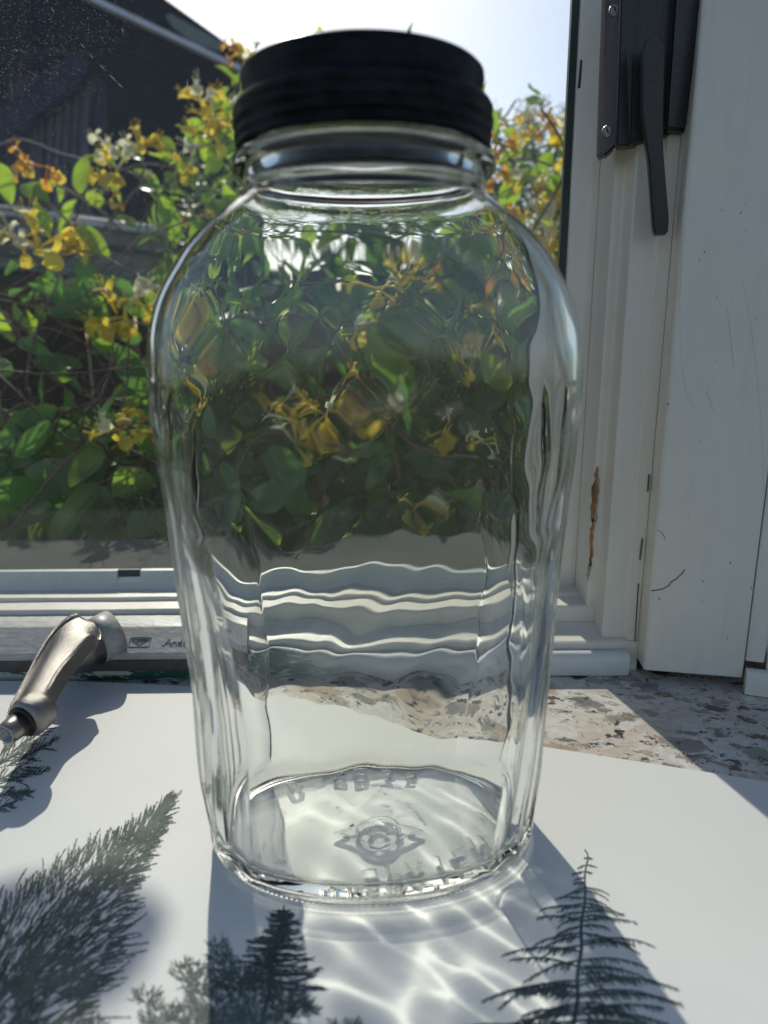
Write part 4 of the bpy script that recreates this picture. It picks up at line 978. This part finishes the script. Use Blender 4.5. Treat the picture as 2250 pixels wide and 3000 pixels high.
# flowers
def flower_mesh(seed, n, mats, young=0):
    r_ = random.Random(seed); vs, fs, mi = [], [], []
    def strap(P0, d, up, L, w0, w1, curl, m_):
        side = d.cross(up).normalized(); p = P0.copy(); dd = d.copy(); b0 = len(vs); k = 6
        for i in range(k+1):
            t = i/k; w_ = w0+(w1-w0)*math.sin(t*2.3)
            u_ = side.cross(dd)
            vs.extend([p-side*w_, p+u_*w_*.35, p+side*w_])
            dd = (Matrix.Rotation(curl/k*(1+t), 3, side) @ dd).normalized(); p = p+dd*(L/k)
        for i in range(k):
            for j in range(2): a = b0+i*3+j; fs.append((a, a+1, a+4, a+3)); mi.append(m_)
    for i in range(n):
        d = Vector((r_.gauss(0, .6), r_.gauss(-.3, .5), r_.gauss(.15, .55))).normalized(); ref = Vector((r_.random()-.5, r_.random()-.5, 1)); s_ = d.cross(ref).normalized(); up = s_.cross(d)
        m_ = r_.randrange(len(mats)); c = r_.uniform(-.35, .35); base = Vector((r_.gauss(0, .002), r_.gauss(0, .002), r_.gauss(0, .002)))
        pt, dd = base, d.copy(); pp = [pt]
        for q in range(5): dd = (Matrix.Rotation(c/5, 3, s_) @ dd).normalized(); pt = pt+dd*.0032; pp.append(pt)
        nb = len(fs); tube_geo(pp, [.0007, .0009, .0011, .0013, .0016, .0021], 6, vs, fs, False); mi.extend([m_]*(len(fs)-nb))
        up = s_.cross(dd)
        strap(pt, (dd+up*.35).normalized(), up, .016, .0036, .0070, -2.2*r_.uniform(.5, 1.1), m_)
        strap(pt, (dd-up*.35).normalized(), up, .016, .0018, .0026, 2.4*r_.uniform(.5, 1.1), m_)
        for q in range(5):
            sd = (dd+up*r_.gauss(0, .28)+s_*r_.gauss(0, .28)).normalized(); ps = [pt, pt+sd*.007, pt+sd*.013+up*.001, pt+sd*.018+up*.003]
            nb = len(fs); tube_geo(ps, [.00022, .0002, .0002, .0005], 3, vs, fs, False); mi.extend([m_]*(len(fs)-nb))
    me = bpy.data.meshes.new('flower'); me.from_pydata([tuple(v) for v in vs], [], fs)
    for m_ in mats: me.materials.append(m_)
    me.polygons.foreach_set('material_index', mi); me.polygons.foreach_set('use_smooth', [True]*len(fs)); return me
FL = {'c': [flower_mesh(s, 6, [M['petal'], M['petal'], M['petal_y']]) for s in (1, 2)], 'y': [flower_mesh(s, 5, [M['petal_y'], M['petal_y'], M['petal']]) for s in (3, 4, 5)],
      'o': [flower_mesh(s, 4, [M['petal_o'], M['petal_y']]) for s in (6, 7)]}
random.seed(8)
for (x, y, Y, kd, s_) in hero:
    Yn = max(Y-.05, min_depth(x, y)-.07); flower_spots.insert(0, (at(x, y, Yn), kd, s_*(1.15 if 470 < x < 1460 and y > 700 else 1.2)*Yn/Y))
for (p, kd, s_) in flower_spots[:110+len(hero)]:
    if shades_sill(p, 0): continue
    me = random.choice(FL[kd]); rot = Matrix.Rotation(random.uniform(-.6, .6), 4, 'Z') @ Matrix.Rotation(random.uniform(-.5, .5), 4, 'X') @ Matrix.Rotation(random.uniform(-.5, .5), 4, 'Y')
    place('flower', me, Matrix.Translation(p) @ rot @ Matrix.Scale(s_, 4), vine)
for (x, y, Y) in ((558, 278, 1.6), (612, 290, 1.6)):
    me = bpy.data.meshes.new('bud'); b_ = bmesh.new(); bmesh.ops.create_icosphere(b_, subdivisions=2, radius=.0065); b_.to_mesh(me); b_.free()
    o = link('bud', me, M['petal_o'], None, True); o.parent = vine; o.location = at(x, y, Y)-Vector(vine.location); o.scale = (1, 1, .8)

# ---- feathery shrub standing beyond the fence at the right
shrub = empty('tall_shrub', (.35, 1.75, -1), 'pale feathery green shrub rising behind the honeysuckle against the sky', 'shrub')
items = []; random.seed(19); NT = [leaf_template(11, .2, .2, .22), leaf_template(12, .3, .4, .26), leaf_template(13, .2, -.1, .4)]
for k in range(175):
    px = random.uniform(560, 1400) if k < 50 else random.uniform(1330, 1950); tp = 300 if px < 1380 else float(np.interp(px, [1380, 1500, 1560, 1640, 1700, 1950], [420, 290, 225, 265, 240, 200]))
    Y = random.uniform(1.5, 2.0); p = at(px, tp+random.uniform(0, 40)+random.expovariate(1/120.), Y); L = random.uniform(.12, .3)
    lean = Vector((random.gauss(0, .25), random.gauss(0, .2), 1)).normalized(); base = p-lean*L
    tube('stem', [base-Vector((0, 0, .1)), base, p], [.0016, .0012, .0004], M['stem'], shrub, 5)
    n = int(L/.011)
    for i in range(n):
        q = base+lean*(L*i/n); a = i*2.4+random.random(); o_ = Vector((math.cos(a), math.sin(a), random.uniform(.3, 1.1))).normalized()
        items.append((leaf_matrix(q, o_, Vector((random.gauss(0, .4), -.5, .7)), random.uniform(.03, .055)*(1.1-.5*i/n)), 'f', random.randrange(3), 1))
join_leaves('foliage', items, [M['leaf_far']], {'f': 0}, shrub, NT)

# ---- unseen leaf spray added above the view to drop soft shadow on the board
spray = empty('shade_spray', (-.39, 1.235, 1.5), 'unseen leafy spray, added to shade the board, just above the top left of the picture', 'climbing plant')
c = Vector((-.410, 1.215, .837)); random.seed(2)
tube('stem', [Vector((-.39, 1.235, 1.5)), Vector((-.40, 1.23, 1.1)), c+Vector((0, 0, .04)), c], .0015, M['stem'], spray, 6)
su = sdir.cross(Vector((0, 0, 1))).normalized(); sv = su.cross(sdir)
for i in range(40):
    a = random.uniform(0, 6.283); r_ = math.sqrt(random.random()); b_ = random.uniform(0, 6.283); L = random.uniform(.035, .055)
    d = su*math.cos(b_)+sv*math.sin(b_); q = c+su*(.052*r_*math.cos(a))+sv*(.013*r_*math.sin(a))+sdir*random.uniform(-.03, .03)-d*(L/2)
    place('leaf', LME[('m', i % 5)], leaf_matrix(q, d, sdir+Vector((random.gauss(0, .2), random.gauss(0, .2), 0)), L), spray)

# ================================================================== enlarge everything K times about the origin
for me in bpy.data.meshes: me.transform(Matrix.Scale(K, 4))
for o in bpy.data.objects:
    if o.type != 'LIGHT': o.location = o.location*K
bpy.context.view_layer.update()
